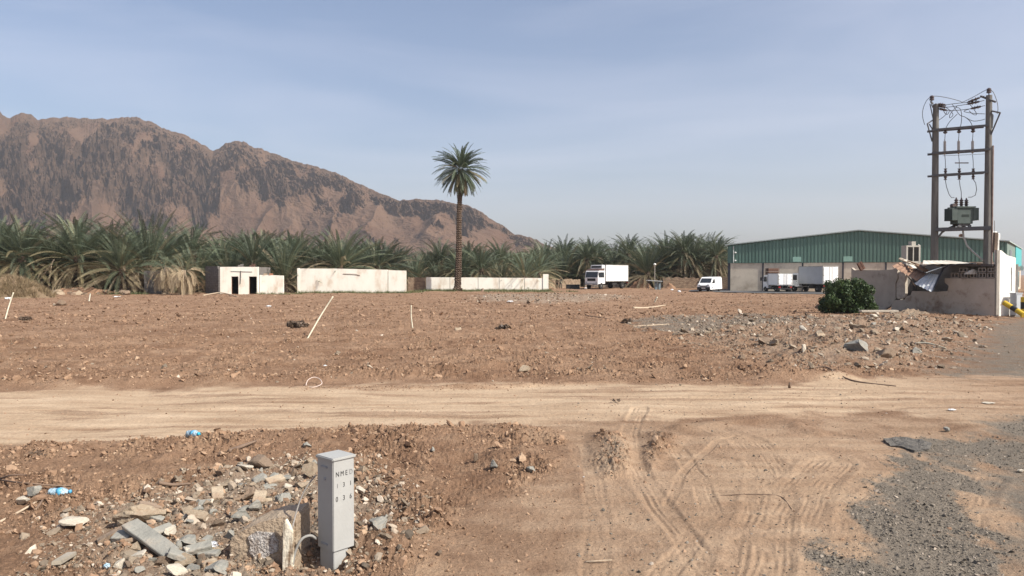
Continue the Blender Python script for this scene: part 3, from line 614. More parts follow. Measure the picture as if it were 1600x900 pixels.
dry_palm(122, 456, 2.4, 67, 'palm with a pale dry trunk behind the stone heap', n=18, green=18)
# round bush
def leaf_cloud(name, blobs, n, size, mat, seed, flat=0.0):
    r_ = np.random.default_rng(seed); C = np.array([b[:3] for b in blobs]); Rd = np.array([b[3] for b in blobs]); w_ = Rd ** 2; idx = r_.choice(len(blobs), n, p=w_ / w_.sum())
    d = r_.normal(size=(n, 3)); d /= np.linalg.norm(d, axis=1, keepdims=True); rad = Rd[idx] * (1 - .55 * r_.random(n) ** 2.2) 
    p = C[idx] + d * rad[:, None]; ok = p[:, 2] > .03; p = p[ok]; d = d[ok]; n = len(p)
    nn = d + r_.normal(size=(n, 3)) * .6; nn /= np.linalg.norm(nn, axis=1, keepdims=True); a = np.cross(nn, r_.normal(size=(n, 3))); a /= np.linalg.norm(a, axis=1, keepdims=True); b = np.cross(nn, a)
    s = (size * r_.uniform(.6, 1.3, n))[:, None]; V = np.concatenate([p - a * s, p + b * s * .45, p + a * s, p - b * s * .45]); i = np.arange(n)
    tt = np.clip(r_.normal(.45, .2, n), 0, 1); return np_mesh(name, V, [np.stack([i, i + n, i + 2 * n, i + 3 * n], -1)], mat, tint=np.tile(tt, 4))
BUSH = leafmat('bush_leaf', [(0, (.028, .05, .017)), (.5, (.05, .09, .027)), (1, (.11, .15, .05))], .2)
bp_ = G(1334, 491); bush = thing('green_bush', 'dense round dark green bush beside the ruined grey wall', 'bush', (bp_.x, bp_.y + .8, 0))
r_ = random.Random(5); blobs = [(0, 0, .95, .85), (-.75, 0, .7, .62), (.75, .05, .75, .62), (-.35, -.2, 1.35, .55), (.45, 0, 1.45, .6), (-1.05, 0, .35, .5), (1.1, 0, .4, .5)] + [(r_.uniform(-1.35, 1.35), r_.uniform(-.9, .7), r_.uniform(.2, 1.75), r_.uniform(.16, .32)) for _ in range(70)]
blobs = [b for b in blobs if (b[0] / 1.6) ** 2 + ((b[2] - .5) / 1.5) ** 2 < 1.0]
link('foliage', leaf_cloud('foliage', blobs, 17000, .075, BUSH, 4), bush)
mb = MB()
for i in range(9):
    a = i * .7; mb.tube([(0, 0, 0), (math.cos(a) * .35, math.sin(a) * .3, .6), (math.cos(a) * .8, math.sin(a) * .5, 1.3)], [.05, .035, .015], 6)
mb.build('stem', TRUNK, bush)
# ------------------------------------------------------------------ WALLS AND HUTS AT THE FAR EDGE OF THE FIELD
WHITE = M('whitewash', (.84, .81, .72), (.74, .69, .59), scale=.9, rough=.9, bump=.25, bscale=8, stretch=(1, 1, .5), dirt=(.55, .41, .29), dscale=.9, dlo=.52, dhi=.8)
BLOCK = M('grey_block', (.20, .185, .17), (.13, .118, .105), scale=2, rough=.95, bump=.5, bscale=10)
PLASTER = M('grey_plaster', (.44, .385, .32), (.35, .305, .25), scale=1.3, rough=.95, bump=.3, bscale=12, dirt=(.15, .12, .10), dscale=1.1, dlo=.55, dhi=.75)
DARK = M('dark_opening', (.045, .04, .036), (.03, .03, .03), rough=.9, bump=0)
EARTH = M('earth_heap', (.30, .18, .11), (.20, .12, .075), scale=3, rough=.97, bump=.6, bscale=12)
RUST = M('rusty_steel', (.16, .075, .045), (.08, .045, .03), scale=8, rough=.8, bump=.3)
def masonry(name, c1, c2, mortar, sx=.4, sy=.2):
    m, nt, b = newmat(name); N = nt.nodes.new; L = nt.links.new
    tc = N('ShaderNodeTexCoord'); mp = N('ShaderNodeMapping'); mp.inputs['Rotation'].default_value = (R(90), 0, 0); L(tc.outputs['Object'], mp.inputs[0])
    br = N('ShaderNodeTexBrick'); br.inputs['Scale'].default_value = 1; br.inputs['Brick Width'].default_value = sx; br.inputs['Row Height'].default_value = sy; br.inputs['Mortar Size'].default_value = .012
    br.inputs['Color1'].default_value = (*c1, 1); br.inputs['Color2'].default_value = (*c2, 1); br.inputs['Mortar'].default_value = (*mortar, 1); L(mp.outputs[0], br.inputs['Vector'])
    n = N('ShaderNodeTexNoise'); n.inputs['Scale'].default_value = 2.5; n.inputs['Detail'].default_value = 8; L(tc.outputs['Object'], n.inputs['Vector'])
    x = N('ShaderNodeMixRGB'); x.blend_type = 'MULTIPLY'; x.inputs[0].default_value = .7; L(br.outputs[0], x.inputs[1]); L(n.outputs[0], x.inputs[2])
    g = N('ShaderNodeMixRGB'); g.blend_type = 'MULTIPLY'; g.inputs[0].default_value = 1; g.inputs[2].default_value = (1.5, 1.5, 1.5, 1); L(x.outputs[0], g.inputs[1]); L(g.outputs[0], b.inputs['Base Color'])
    bp = N('ShaderNodeBump'); bp.inputs['Strength'].default_value = .6; bp.inputs['Distance'].default_value = .03; L(br.outputs['Fac'], bp.inputs['Height']); bp.invert = True; L(bp.outputs[0], b.inputs['Normal'])
    b.inputs['Roughness'].default_value = .95; return m
BLOCKW = masonry('block_masonry', (.21, .195, .18), (.17, .155, .14), (.10, .09, .08))
STONEM = masonry('stone_masonry', (.34, .25, .17), (.22, .15, .10), (.13, .095, .07), .30, .17)

def wall_between(name, label, p0, p1, h0, h1, th, mat, cat='wall', group=None, ragged=0, n=1, seed=0, parent=None, z0=-.15):
    """straight wall of real thickness from p0 to p1 (front base line), top heights h0..h1, optionally ragged top"""
    a = Vector((p0[0], p0[1], 0)); b = Vector((p1[0], p1[1], 0)); d = (b - a); Ln = d.length; d.normalize(); nrm_ = Vector((-d.y, d.x, 0))
    if nrm_.y < 0: nrm_ = -nrm_
    rr = random.Random(seed); n = max(n, int(Ln / .5) if ragged else 1)
    tops = [(i / n, h0 + (h1 - h0) * i / n + (rr.uniform(-ragged, ragged) if ragged else 0)) for i in range(n + 1)]
    poly = [(0, z0)] + [(f * Ln, t) for f, t in tops] + [(Ln, z0)]
    poly = [poly[0]] + poly[1:]
    m_ = MB(); m_.prism(poly, lambda u, v, s: Vector((u, s * th, v)))
    rz = math.atan2(d.y, d.x)
    o = m_.build(name, mat, parent, loc=(a.x, a.y, 0), rz=rz)
    if parent is None: tag(o, label, cat, group)
    return o
def hw(px, py, Y): return AT(px, py, Y).z
# hut
D = 83.0; hx0, hx1 = AT(344, 450, D).x, AT(403.5, 450, D).x; ht = hw(370, 417, D)
hut = thing('white_hut', 'small white flat-roofed hut with two narrow doorways', 'hut', (hx0, D, 0))
wdt = hx1 - hx0; d1 = (AT(361.5, 450, D).x - hx0, AT(372.5, 450, D).x - hx0); d2 = (AT(389, 450, D).x - hx0, AT(401.3, 450, D).x - hx0); dz = hw(365, 432, D)
m_ = MB(); zs = -.2
for a, b in ((0, d1[0]), (d1[1], d2[0]), (d2[1], wdt)): m_.bb(a, b, 0, .2, zs, dz)
m_.bb(0, wdt, 0, .2, dz, ht); m_.build('front_wall', WHITE, hut)
m_ = MB(); m_.bb(-.004 - .2, -.004, 0.01, 4.2, zs, ht - .03)
m_.build('side_wall', BLOCKW, hut)
m_ = MB(); m_.bb(wdt - .2, wdt, .205, 4.2, zs, ht - .02); m_.bb(0, wdt - .205, 4.0, 4.2, zs, ht - .02); m_.bb((d1[1] + d2[0]) / 2 - .1, (d1[1] + d2[0]) / 2 + .1, .205, 3.99, zs, ht - .2); m_.build('rear_wall', BLOCK, hut)
m_ = MB(); m_.bb(0, wdt - .21, .21, 3.99, ht - .18, ht - .04); m_.build('roof', BLOCK, hut)
for a, b in (d1, d2):
    m_ = MB(); m_.bb(a, a + .05, .06, .14, 0, dz - .002); m_.bb(b - .05, b, .06, .14, 0, dz - .002); m_.bb(a + .051, b - .051, .06, .14, dz - .055, dz - .003); m_.build('door_frame', RUST, hut)
m_ = MB(); m_.tube([(2.3, -.03, ht - .45), (2.32, -.05, ht - 1.1), (2.25, -.04, ht - 1.9)], .035, 6); m_.tube([(1.2, -.03, ht - .5), (3.6, -.04, ht - .55)], .02, 6); m_.build('hanging_cable', DARK, hut)
# grey wall to the left of the hut front (seen at 321-344)
a = AT(321, 450, 86.2); b = AT(344, 450, D + .3)
wall_between('block_wall', 'grey bare block wall joined to the left side of the white hut', (a.x, 86.2), (b.x - .25, D + .25), hw(321, 416, 86.2), hw(344, 416, D + .3), .2, BLOCKW)
a, b = G(404, 459.5), G(443, 459)
wall_between('low_wall', 'short low whitewashed wall joined to the right side of the hut', (hx1 + .01, D + .4), (AT(443, 450, D + .4).x, D + .4), hw(404, 429.5, D), hw(443, 430.5, D), .2, WHITE, n=6, ragged=.015, seed=3)
# block ruin left
Y0 = 84.0; a = AT(225, 450, Y0).x; b = AT(251.5, 450, Y0).x
wall_between('block_ruin', 'dark rough block wall of a roofless ruin among dead palms', (a, Y0), (b, Y0), hw(225, 423, Y0), hw(251, 422.5, Y0), .25, BLOCKW, 'ruin', ragged=.05, seed=9)
# long white wall
Y0 = 87.6; lw = thing('long_white_wall', 'long high whitewashed wall with one vertical joint', 'wall', (AT(467.5, 450, Y0).x, Y0, 0), math.atan2(-.35, 12.6))
L1 = AT(607, 450, Y0).x - lw.location.x; L2 = AT(634.5, 450, Y0 - .35).x - lw.location.x
zt = lambda px, py: hw(px, py, Y0)
m_ = MB(); m_.prism([(0, -.2), (0, zt(467, 419.5)), (L1 * .4, zt(520, 419.7)), (L1 - .05, zt(600, 421.5)), (L1 - .05, -.2)], lambda u, v, s: Vector((u, s * .25, v))); m_.build('wall_panel', WHITE, lw)
m_ = MB(); m_.prism([(L1 + .03, -.2), (L1 + .03, zt(607, 422)), (L2, zt(634, 423)), (L2, -.2)], lambda u, v, s: Vector((u, s * .25, v))); m_.build('wall_panel', WHITE, lw)
m_ = MB(); m_.bb(-.22, .0, -.03, .28, -.2, zt(467, 419)); m_.build('end_post', WHITE, lw)
m_ = MB(); m_.tube([(5.2, -.03, zt(0, 428)), (6.6, -.05, zt(0, 428.4)), (7.2, -.03, zt(0, 430.5))], .025, 6); m_.build('iron_bar', RUST, lw)
# low white wall of panels
Y0 = 99.3; lw2 = thing('low_white_wall', 'low whitewashed wall of many panels ending in a taller pillar', 'wall', (AT(665.5, 450, Y0).x, Y0, 0))
xs = [665.5, 703, 747, 780, 819.5, 849]; tp_ = [433.2, 433.4, 433.6, 434, 434.2, 434.5]
for i in range(5):
    x0 = AT(xs[i], 450, Y0).x - lw2.location.x + .03; x1 = AT(xs[i + 1], 450, Y0).x - lw2.location.x - .03
    m_ = MB(); m_.prism([(x0, -.2), (x0, hw(0, tp_[i], Y0)), (x1, hw(0, tp_[i + 1], Y0)), (x1, -.2)], lambda u, v, s: Vector((u, s * .2 + .01 * (i % 2), v))); m_.build('wall_panel', WHITE, lw2)
x0 = AT(848.5, 450, Y0).x - lw2.location.x; x1 = AT(857, 450, Y0).x - lw2.location.x
m_ = MB(); m_.bb(x0, x1, -.1, .6, -.2, hw(0, 428.3, Y0)); m_.build('pillar', WHITE, lw2)
for i, xx in enumerate((703, 747, 780, 819.5)):
    x0 = AT(xx, 450, Y0).x - lw2.location.x; m_ = MB(); m_.bb(x0 - .06, x0 + .06, .03, .24, -.2, hw(0, 433.2, Y0)); m_.build('joint_post', BLOCK, lw2)
wall_between('stone_wall', 'rough brown stone wall between the long wall and the low white wall', (AT(636, 450, 99).x, 99.8), (AT(664, 450, 99.5).x, 99.8), hw(0, 432.5, 99), hw(0, 433, 99), .35, STONEM, ragged=.12, seed=4)
wall_between('stone_wall', 'rough brown stone wall running behind the two standing people', (AT(859, 450, 118).x, 121), (AT(912, 450, 120).x, 126), hw(0, 437, 121), hw(0, 436.5, 125), .35, STONEM, ragged=.12, seed=5)
wall_between('stone_wall', 'pale stone wall behind the white box truck', (AT(914, 450, 127).x, 127), (AT(992, 450, 128).x, 128), hw(0, 436.5, 127), hw(0, 437, 128), .35, M('pale_stone', (.36, .30, .235), (.25, .20, .15), scale=3, bump=.6, bscale=6), ragged=.06, seed=6)
wall_between('stone_wall', 'ragged brown stone wall left of the parked van', (AT(1036, 450, 118).x, 118), (AT(1092, 450, 117).x, 117), hw(0, 432.6, 118), hw(0, 432.8, 117), .4, STONEM, ragged=.22, seed=7)
wall_between('stone_wall', 'ragged brown stone wall behind the parked van', (AT(1093, 450, 117).x, 118.2), (AT(1139, 450, 116).x, 116.5), hw(0, 434, 118), hw(0, 433, 116), .4, STONEM, ragged=.15, seed=8)

# heaps: rough lumpy mounds
def mound(name, label, x, y, lx, ly, h, mat, cat='heap', seed=0, rough_=.25, n=40, kind=None):
    V = []; 
    for j in range(n + 1):
        for i in range(n + 1):
            u = (i / n - .5) * 2; v = (j / n - .5) * 2; r = math.hypot(u, v); V.append((u * lx, v * ly, max(0, 1 - r ** 1.6)))
    V = np.array(V); k = 1 + rough_ * fbm(V[:, 0] * 1.2 + seed, V[:, 1] * 1.2, 4, seed) * 1.5; V[:, 2] = V[:, 2] * h * k - .12 + .12 * (V[:, 2] > 0) * billow(V[:, 0] * 3 + seed, V[:, 1] * 3, 3, seed)
    i = np.arange(n)[:, None] * (n + 1) + np.arange(n)[None]; Fq = np.stack([i, i + 1, i + n + 2, i + n + 1], -1).reshape(-1, 4)
    o = link(name, np_mesh(name, V, [Fq], mat), None, (x, y, hgt(x, y))); return tag(o, label, cat, kind=kind)
mound('earth_mound', 'brown mound of earth just behind the rear of the box truck', AT(1001, 450, 121).x, 121, 2.0, 1.6, 1.5, EARTH, seed=2)
mound('earth_mound', 'small brown earth mound between the shelter and the stone wall', AT(1040, 450, 119).x, 115.5, 1.0, 1.0, .9, EARTH, seed=3)
DRYG = leafmat('dry_grass', [(0, (.13, .09, .05)), (.5, (.22, .16, .09)), (1, (.34, .26, .15))], .1)
GRNG = leafmat('green_weed', [(0, (.06, .085, .03)), (.5, (.10, .13, .05)), (1, (.24, .21, .10))], .15)
def tufts(name, label, P, hts, mat, blades=14, spread=.2, wid=.02, cat='grass'):
    n = len(P) * blades; idx = np.repeat(np.arange(len(P)), blades); a = rng.uniform(0, 6.283, n); r = spread * rng.random(n) ** .7; hh = hts[idx] * rng.uniform(.5, 1.1, n)
    x = P[idx, 0] + r * np.cos(a); y = P[idx, 1] + r * np.sin(a); z = P[idx, 2] if P.shape[1] > 2 else mh(x, y) - .02
    lean = rng.uniform(.1, .8, n) * hh; b = rng.uniform(0, 6.283, n); w2 = wid
    V = np.concatenate([np.stack([x + w2 * np.cos(b), y + w2 * np.sin(b), z], -1), np.stack([x - w2 * np.cos(b), y - w2 * np.sin(b), z], -1), np.stack([x + lean * np.cos(a), y + lean * np.sin(a), z + hh], -1)])
    i = np.arange(n); me = np_mesh(name, V, [np.stack([i, i + n, i + 2 * n], -1)], mat, tint=np.tile(rng.random(n), 3)); return tag(link(name, me), label, cat, kind='stuff')
# dry mound at the far left
mx_, my_ = AT(10, 450, 70).x, 70; mound('grassy_mound', 'earth mound under dry straw grass at the left edge', mx_, my_, 4.2, 3.0, 1.9, M('straw_earth', (.20, .14, .085), (.13, .095, .06), scale=4, bump=.7), seed=8)
n = 900; u = rng.uniform(-1, 1, (n, 2)); u = u[np.hypot(u[:, 0], u[:, 1]) < .97]; rr_ = np.hypot(u[:, 0], u[:, 1]); Pm = np.stack([mx_ + u[:, 0] * 4.2, my_ + u[:, 1] * 3.0, 1.9 * (1 - rr_ ** 1.6) - .05], -1)
tufts('dry_grass', 'dry straw grass covering the mound at the left edge', Pm, np.full(len(Pm), .55), DRYG, 16, .3, .02)
Pg = []
for x0, x1, y0, y1, k in [(468, 640, 87, 86.0, 260), (560, 660, 88, 92, 160), (662, 860, 98.9, 97.0, 480), (640, 860, 97, 94.5, 160), (150, 230, 83, 81, 120), (404, 470, 82.6, 81.8, 60), (760, 900, 93, 90, 60)]:
    for _ in range(k):
        d = random.uniform(min(y0, y1), max(y0, y1)); Pg.append(((random.uniform(x0, x1) - 800) / F * d, d))
Pg = np.array(Pg); tufts('weeds', 'low green and dry weeds along the foot of the white walls', Pg, rng.uniform(.12, .45, len(Pg)), GRNG, 14, .3, .02, 'weeds')

Pw = polar_pts(900, 13, 85); Pw = Pw[(poly_sd(Pw[:, 0], Pw[:, 1], ROAD) < -.5) & (poly_sd(Pw[:, 0], Pw[:, 1], GREYR) < 0)]; Pw = Pw[fbm(Pw[:, 0] * .12, Pw[:, 1] * .12, 3, 201) > .05]
tufts('field_weeds', 'sparse dry dead weeds dotted over the cleared field', Pw, rng.uniform(.05, .16, len(Pw)), leafmat('dead_weed', [(0, (.08, .055, .035)), (.6, (.15, .11, .06)), (1, (.26, .20, .12))], .1), 9, .12, .012, 'weeds')

# ------------------------------------------------------------------ WAREHOUSE
GREEN = M('green_cladding', (.085, .155, .125), (.12, .20, .165), scale=.6, rough=.5, bump=0, stretch=(3.5, 3.5, .12), lo=.35, hi=.75, spec=.4)
BEIGE = M('beige_render', (.62, .54, .43), (.52, .45, .355), scale=.8, rough=.92, bump=.15, dirt=(.30, .235, .175), dscale=.7, dlo=.5, dhi=.8)
STEEL = M('dark_steel', (.035, .035, .045), (.05, .05, .06), rough=.6, bump=0)
TRIM = M('grey_trim', (.42, .45, .44), (.35, .38, .38), rough=.5, bump=0)
WL = Vector((28.5, 98.5, 0)); WR = Vector((57.7, 87.0, 0)); wd = (WR - WL); WLEN = wd.length; wa = math.atan2(wd.y, wd.x)
EV = 6.0; PK = 7.62; GB = 3.72     # eave, peak, bottom of the cladding
wh = thing('warehouse', 'long green metal-clad warehouse with a shallow gable above a beige wall', 'warehouse', WL, wa)
def ztop(u): return EV + (PK - EV) * (1 - abs(u - WLEN * .5) / (WLEN * .5))
m_ = MB(); m_.bb(.02, WLEN, 0.06, .26, -.2, GB); m_.build('front_wall', BEIGE, wh)
V = []; Fq = []; per = .42; u = 0; prof = []
while u < WLEN:
    prof += [(u, 0), (u + per * .32, 0), (u + per * .42, -.07), (u + per * .9, -.07)]; u += per
prof = [(min(a, WLEN), b) for a, b in prof] + [(WLEN, 0)]
# split at the ridge
vs = []; fs = []
for k, (a, b) in enumerate(prof): vs += [(a, b, GB), (a, b, ztop(a))]
for k in range(len(prof) - 1): fs.append((2 * k, 2 * k + 2, 2 * k + 3, 2 * k + 1))
MB().add(vs, fs).build('front_cladding', GREEN, wh)
mb = MB(); mb.bb(.0, WLEN, .05, .30, GB - .02, GB + .05); mb.build('cladding_rail', STEEL, wh)
sk = M('skylight_panel', (.25, .42, .34), (.30, .46, .38), rough=.4, bump=0)
for p0, p1 in ((1238.5, 1251.5), (1317.5, 1331.5)):
    def u_of(p): k = (p - 800) / F; return (k * WL.y - WL.x) / (wd.x / WLEN - k * wd.y / WLEN)
    m_ = MB(); m_.bb(u_of(p0), u_of(p1), -.085, -.072, GB + .12, GB + .75); m_.build('skylight_panel', sk, wh)
for p in (1139, 1192, 1254, 1317, 1384, 1450, 1512):
    k = (p - 800) / F; uu = (k * WL.y - WL.x) / (wd.x / WLEN - k * wd.y / WLEN); wdh = .18 if p > 1140 else .34
    m_ = MB(); m_.bb(uu - wdh / 2, uu + wdh / 2, -.02, .055, -.1, GB - .025); m_.build('steel_column', STEEL, wh)
# roof and the back
DPT = 34.0; sv = Vector((26.8, 36.0, 0)).normalized(); csa, sna = math.cos(-wa), math.sin(-wa); svl = Vector((sv.x * csa - sv.y * sna, sv.x * sna + sv.y * csa, 0))
o_ = svl * DPT
def roofpt(u, off, dz): return Vector((u, 0, ztop(min(max(u, 0), WLEN)) + dz)) + off
roofm = M('roof_sheet_metal', (.36, .42, .40), (.30, .35, .33), rough=.45, bump=0)
m_ = MB()
for a, b in ((-.35, WLEN / 2), (WLEN / 2, WLEN + .25)):
    f0 = Vector((0, -.28, 0)); pts = [roofpt(a, f0, .04), roofpt(b, f0, .04), roofpt(b, o_, .04), roofpt(a, o_, .04), roofpt(a, f0, .16), roofpt(b, f0, .16), roofpt(b, o_, .16), roofpt(a, o_, .16)]
    m_.add(pts, [(0, 3, 2, 1), (4, 5, 6, 7), (0, 1, 5, 4), (1, 2, 6, 5), (2, 3, 7, 6), (3, 0, 4, 7)])
m_.build('roof', roofm, wh)
m_ = MB()
for (x0, off) in ((0, 0),): 
    a = Vector((0, .3, 0)); b = a + o_ * .98; n_ = Vector((.2, 0, 0)); m_.add([a + Vector((0, 0, -.1)), b + Vector((0, 0, -.1)), b + n_ + Vector((0, 0, -.1)), a + n_ + Vector((0, 0, -.1)), a + Vector((0, 0, EV)), b + Vector((0, 0, EV)), b + n_ + Vector((0, 0, EV)), a + n_ + Vector((0, 0, EV))], [(0, 3, 2, 1), (4, 5, 6, 7), (0, 1, 5, 4), (1, 2, 6, 5), (2, 3, 7, 6), (3, 0, 4, 7)])
m_.build('side_wall', GREEN, wh)
def sidebox(name, s0, s1, z0, z1, out_, th, mat):
    base = Vector((WLEN, 0, 0)); nn = Vector((svl.y, -svl.x, 0)); m_ = MB()
    a = base + svl * s0 + nn * out_; b = base + svl * s1 + nn * out_; t = nn * -th
    m_.add([a + Vector((0, 0, z0)), b + Vector((0, 0, z0)), b + t + Vector((0, 0, z0)), a + t + Vector((0, 0, z0)), a + Vector((0, 0, z1)), b + Vector((0, 0, z1)), b + t + Vector((0, 0, z1)), a + t + Vector((0, 0, z1))], [(0, 3, 2, 1), (4, 5, 6, 7), (0, 1, 5, 4), (1, 2, 6, 5), (2, 3, 7, 6), (3, 0, 4, 7)]); m_.build(name, mat, wh)
TURQ = M('turquoise_panel', (.05, .42, .42), (.06, .36, .38), rough=.4, bump=0)
GLASS = M('dark_glass', (.03, .035, .04), (.02, .025, .03), rough=.12, bump=0, spec=.6)
sidebox('street_wall', .1, 34, -.1, 5.95, 0, .25, BEIGE); sidebox('street_cladding', 0, 17, 3.2, 5.96, .06, .05, M('grey_green_panel', (.13, .19, .16), (.17, .22, .19), bump=0, rough=.5))
sidebox('shop_fascia', 17.2, 33, 2.9, 6.05, .14, .12, TURQ); sidebox('shop_pilaster', 17.2, 19.5, 0, 2.89, .12, .1, TURQ); sidebox('shop_pilaster', 23.5, 25, 0, 2.89, .12, .1, TURQ)
sidebox('shop_window', 20, 23.3, .4, 2.6, .05, .05, GLASS); sidebox('shop_window', 25.4, 29.5, .4, 2.6, .05, .05, GLASS)
sidebox('street_window', 5, 9, 3.9, 5.2, .10, .05, GLASS)
def wall_ac(x, y, z, rz, label):
    t = thing('air_conditioner', label, 'air conditioner', (x, y, z), rz); m_ = MB(); m_.box((0, 0, .35), (.85, .4, .65)); m_.build('casing', M('ac_white', (.62, .61, .57), (.5, .48, .44), bump=0, rough=.5), t, bevel=.02)
    m_ = MB(); m_.lathe((-.1, -.205, .35), [(.26, -.01), (.26, .01)], 18, axis='Y'); m_.build('fan_grille', STEEL, t)
base = WR + sv * 14; nn = Vector((sv.y, -sv.x, 0))
wall_ac(*(WR + sv * 15 + nn * .5)[:2], 2.6, math.atan2(sv.y, sv.x), 'white wall air conditioner on the street side below the grey-green panel')
wall_ac(*(WR + sv * 22 + nn * .6)[:2], 2.75, math.atan2(sv.y, sv.x), 'white air conditioner hung on the turquoise shop front')
for z, p in ((5.1, 0), (4.05, 1)):
    m_ = MB(); m_.tube([(1.0, -.05, z), (1.0, -.32, z)], .03, 6); m_.lathe((1.0, -.34, z - .12), [(.06, 0), (.13, .06), (.13, .16), (.05, .2)], 10); m_.build('wall_lamp', M('lamp_white', (.75, .75, .72), bump=0, rough=.4), wh)
m_ = MB(); m_.tube([(.75, -.12, GB + .05), (.75, -.12, EV - .05)], .045, 6); m_.build('downpipe', M('pipe_white', (.7, .7, .66), bump=0), wh)
# things on the roof line
def roofthing(px, top, u_off): 
    k = (px - 800) / F; return k
def tank(px, py0, py1, Y, wpx, label, mat, flatdish=False):
    c = AT(px, py1, Y); h = (py1 - py0) * Y / F; r_ = wpx * Y / F / 2
    t = thing('water_tank' if not flatdish else 'satellite_dish', label, 'water tank' if not flatdish else 'satellite dish', (c.x, Y, c.z - (.3 if not flatdish else .45)))
    if flatdish:
        m_ = MB(); m_.lathe((0, 0, .45 + h / 2), [(.02, .10), (r_ * .5, .06), (r_, -.06), (r_ * 1.0, -.08), (r_ * .5, .04), (.02, .08)], 20, axis='Y'); m_.build('dish', mat, t, smooth=True); m_ = MB(); m_.tube([(0, .1, 0), (0, .1, .5 + h / 2)], .04, 6); m_.build('mast', STEEL, t)
    else:
        m_ = MB(); m_.lathe((0, 0, .3), [(r_ * .9, 0), (r_, .05), (r_, h * .8), (r_ * .85, h * .92), (r_ * .3, h)], 20); m_.build('tank_body', mat, t, smooth=True); m_ = MB(); m_.bb(-r_, r_, -r_, r_, -.35, .3); m_.build('stand', STEEL, t)
TW = M('tank_white', (.72, .71, .66), (.6, .6, .56), bump=0, rough=.5)
tank(1552, 361, 376, 103, 11, 'white round water tank on the warehouse roof just right of the transformer pole', TW); tank(1559, 364, 376, 104, 6, 'smaller white water tank beside the round one on the warehouse roof', TW)
tank(1501, 366, 372, 101, 7.5, 'small rust-brown satellite dish on the warehouse roof between the two poles', RUST, True)
# asphalt apron under the parked vehicles, and road at the far right
m_ = MB(); pts = W([(1080, 454), (1135, 453.5), (1330, 457.5), (1320, 461), (1190, 459), (1075, 456)]); m_.add([(a, b, .09) for a, b in pts], [tuple(range(len(pts)))]); 
tag(m_.build('paved_apron', M('worn_asphalt', (.075, .075, .078), (.12, .115, .11), scale=3, rough=.9)), kind='structure')

# lamp post, shelter
p = AT(1023, 450, 113); lp = thing('lamp_post', 'slim lamp post with a round white lamp in front of the grove', 'lamp post', (p.x, 113, 0)); m_ = MB(); m_.tube([(0, 0, 0), (0, 0, hw(0, 414, 113))], .06, 8); m_.build('post', M('post_grey', (.35, .32, .27), bump=0), lp)
m_ = MB(); m_.lathe((0, 0, hw(0, 415, 113)), [(.05, 0), (.2, .08), (.22, .2), (.14, .32), (.03, .36)], 12); m_.build('lamp_globe', TW, lp, smooth=True)
p = AT(1022, 450, 108); sh = thing('metal_shelter', 'small grey metal shelter with a flat tilted roof', 'shelter', (p.x, 108, 0)); m_ = MB()
m_.box((0, 0, 1.30), (2.1, 1.5, .10), rot=Matrix.Rotation(R(4), 3, 'Y')); m_.build('roof', M('shelter_grey', (.42, .44, .45), (.32, .34, .35), bump=0, rough=.5), sh)
m_ = MB(); m_.bb(.1, .45, -.3, .3, 0, 1.2); m_.bb(.6, .9, -.3, .3, 0, 1.18); m_.build('panel', M('shelter_blue', (.22, .27, .30), (.16, .2, .22), bump=0, rough=.5), sh)
for x in (-.95, .98):
    for y in (-.6, .6): m_ = MB(); m_.tube([(x, y, 0), (x, y, 1.25)], .035, 6); m_.build('leg', STEEL, sh)
p = AT(895, 450, 113.5); t = tag(MB().bb(-1.0, 1.0, -.6, .6, 0, .55).bb(-1.06, 1.06, -.66, .66, .552, .66).build('black_bin', M('black_plastic', (.02, .02, .022), bump=0, rough=.5), loc=(p.x, 113.5, .03), bevel=.02), 'long low black bin beside the cab of the box truck', 'bin')

# ------------------------------------------------------------------ VEHICLES
PW = M('white_paint', (.82, .82, .81), (.78, .78, .77), scale=1.2, rough=.35, bump=0, spec=.5, dirt=(.66, .63, .58), dscale=2.2, dlo=.58, dhi=.85)
PW_SHADED = M('shaded_box_side', (.44, .45, .46), (.38, .39, .40), scale=1.2, rough=.45, bump=0)  # white box side; its shade is put into the grey
TYRE = M('tyre_rubber', (.02, .02, .02), (.035, .032, .03), rough=.9, bump=.1); RIM = M('wheel_rim', (.42, .42, .40), (.28, .26, .23), rough=.5, bump=0); CHAS = M('chassis_black', (.025, .025, .028), (.05, .045, .04), rough=.8, bump=0)
PLAST = M('black_trim', (.03, .03, .032), bump=0, rough=.6); HEAD = M('headlamp_glass', (.55, .58, .6), bump=0, rough=.1, spec=.8); RED = M('tail_red', (.4, .02, .02), bump=0, rough=.3); PLATE = M('number_plate', (.7, .7, .65), bump=0)
def wheel(t, x, y, r, wid=.26):
    s = 1 if y > 0 else -1; m_ = MB(); m_.lathe((x, y, r), [(r * .62, -wid / 2), (r * .9, -wid / 2), (r, -wid * .3), (r, wid * .3), (r * .9, wid / 2), (r * .62, wid / 2)], 24, axis='Y'); o = m_.build('wheel', TYRE, t, smooth=False)
    m_ = MB(); m_.lathe((x, y + s * .01, r), [(r * .60, -wid / 2), (r * .60, wid * .35), (r * .45, wid * .30), (r * .25, wid * .42), (r * .1, wid * .5)] if s > 0 else [(r * .1, -wid * .5), (r * .25, -wid * .42), (r * .45, -wid * .30), (r * .60, -wid * .35), (r * .60, wid / 2)], 20, axis='Y'); m_.build('rim', RIM, o)
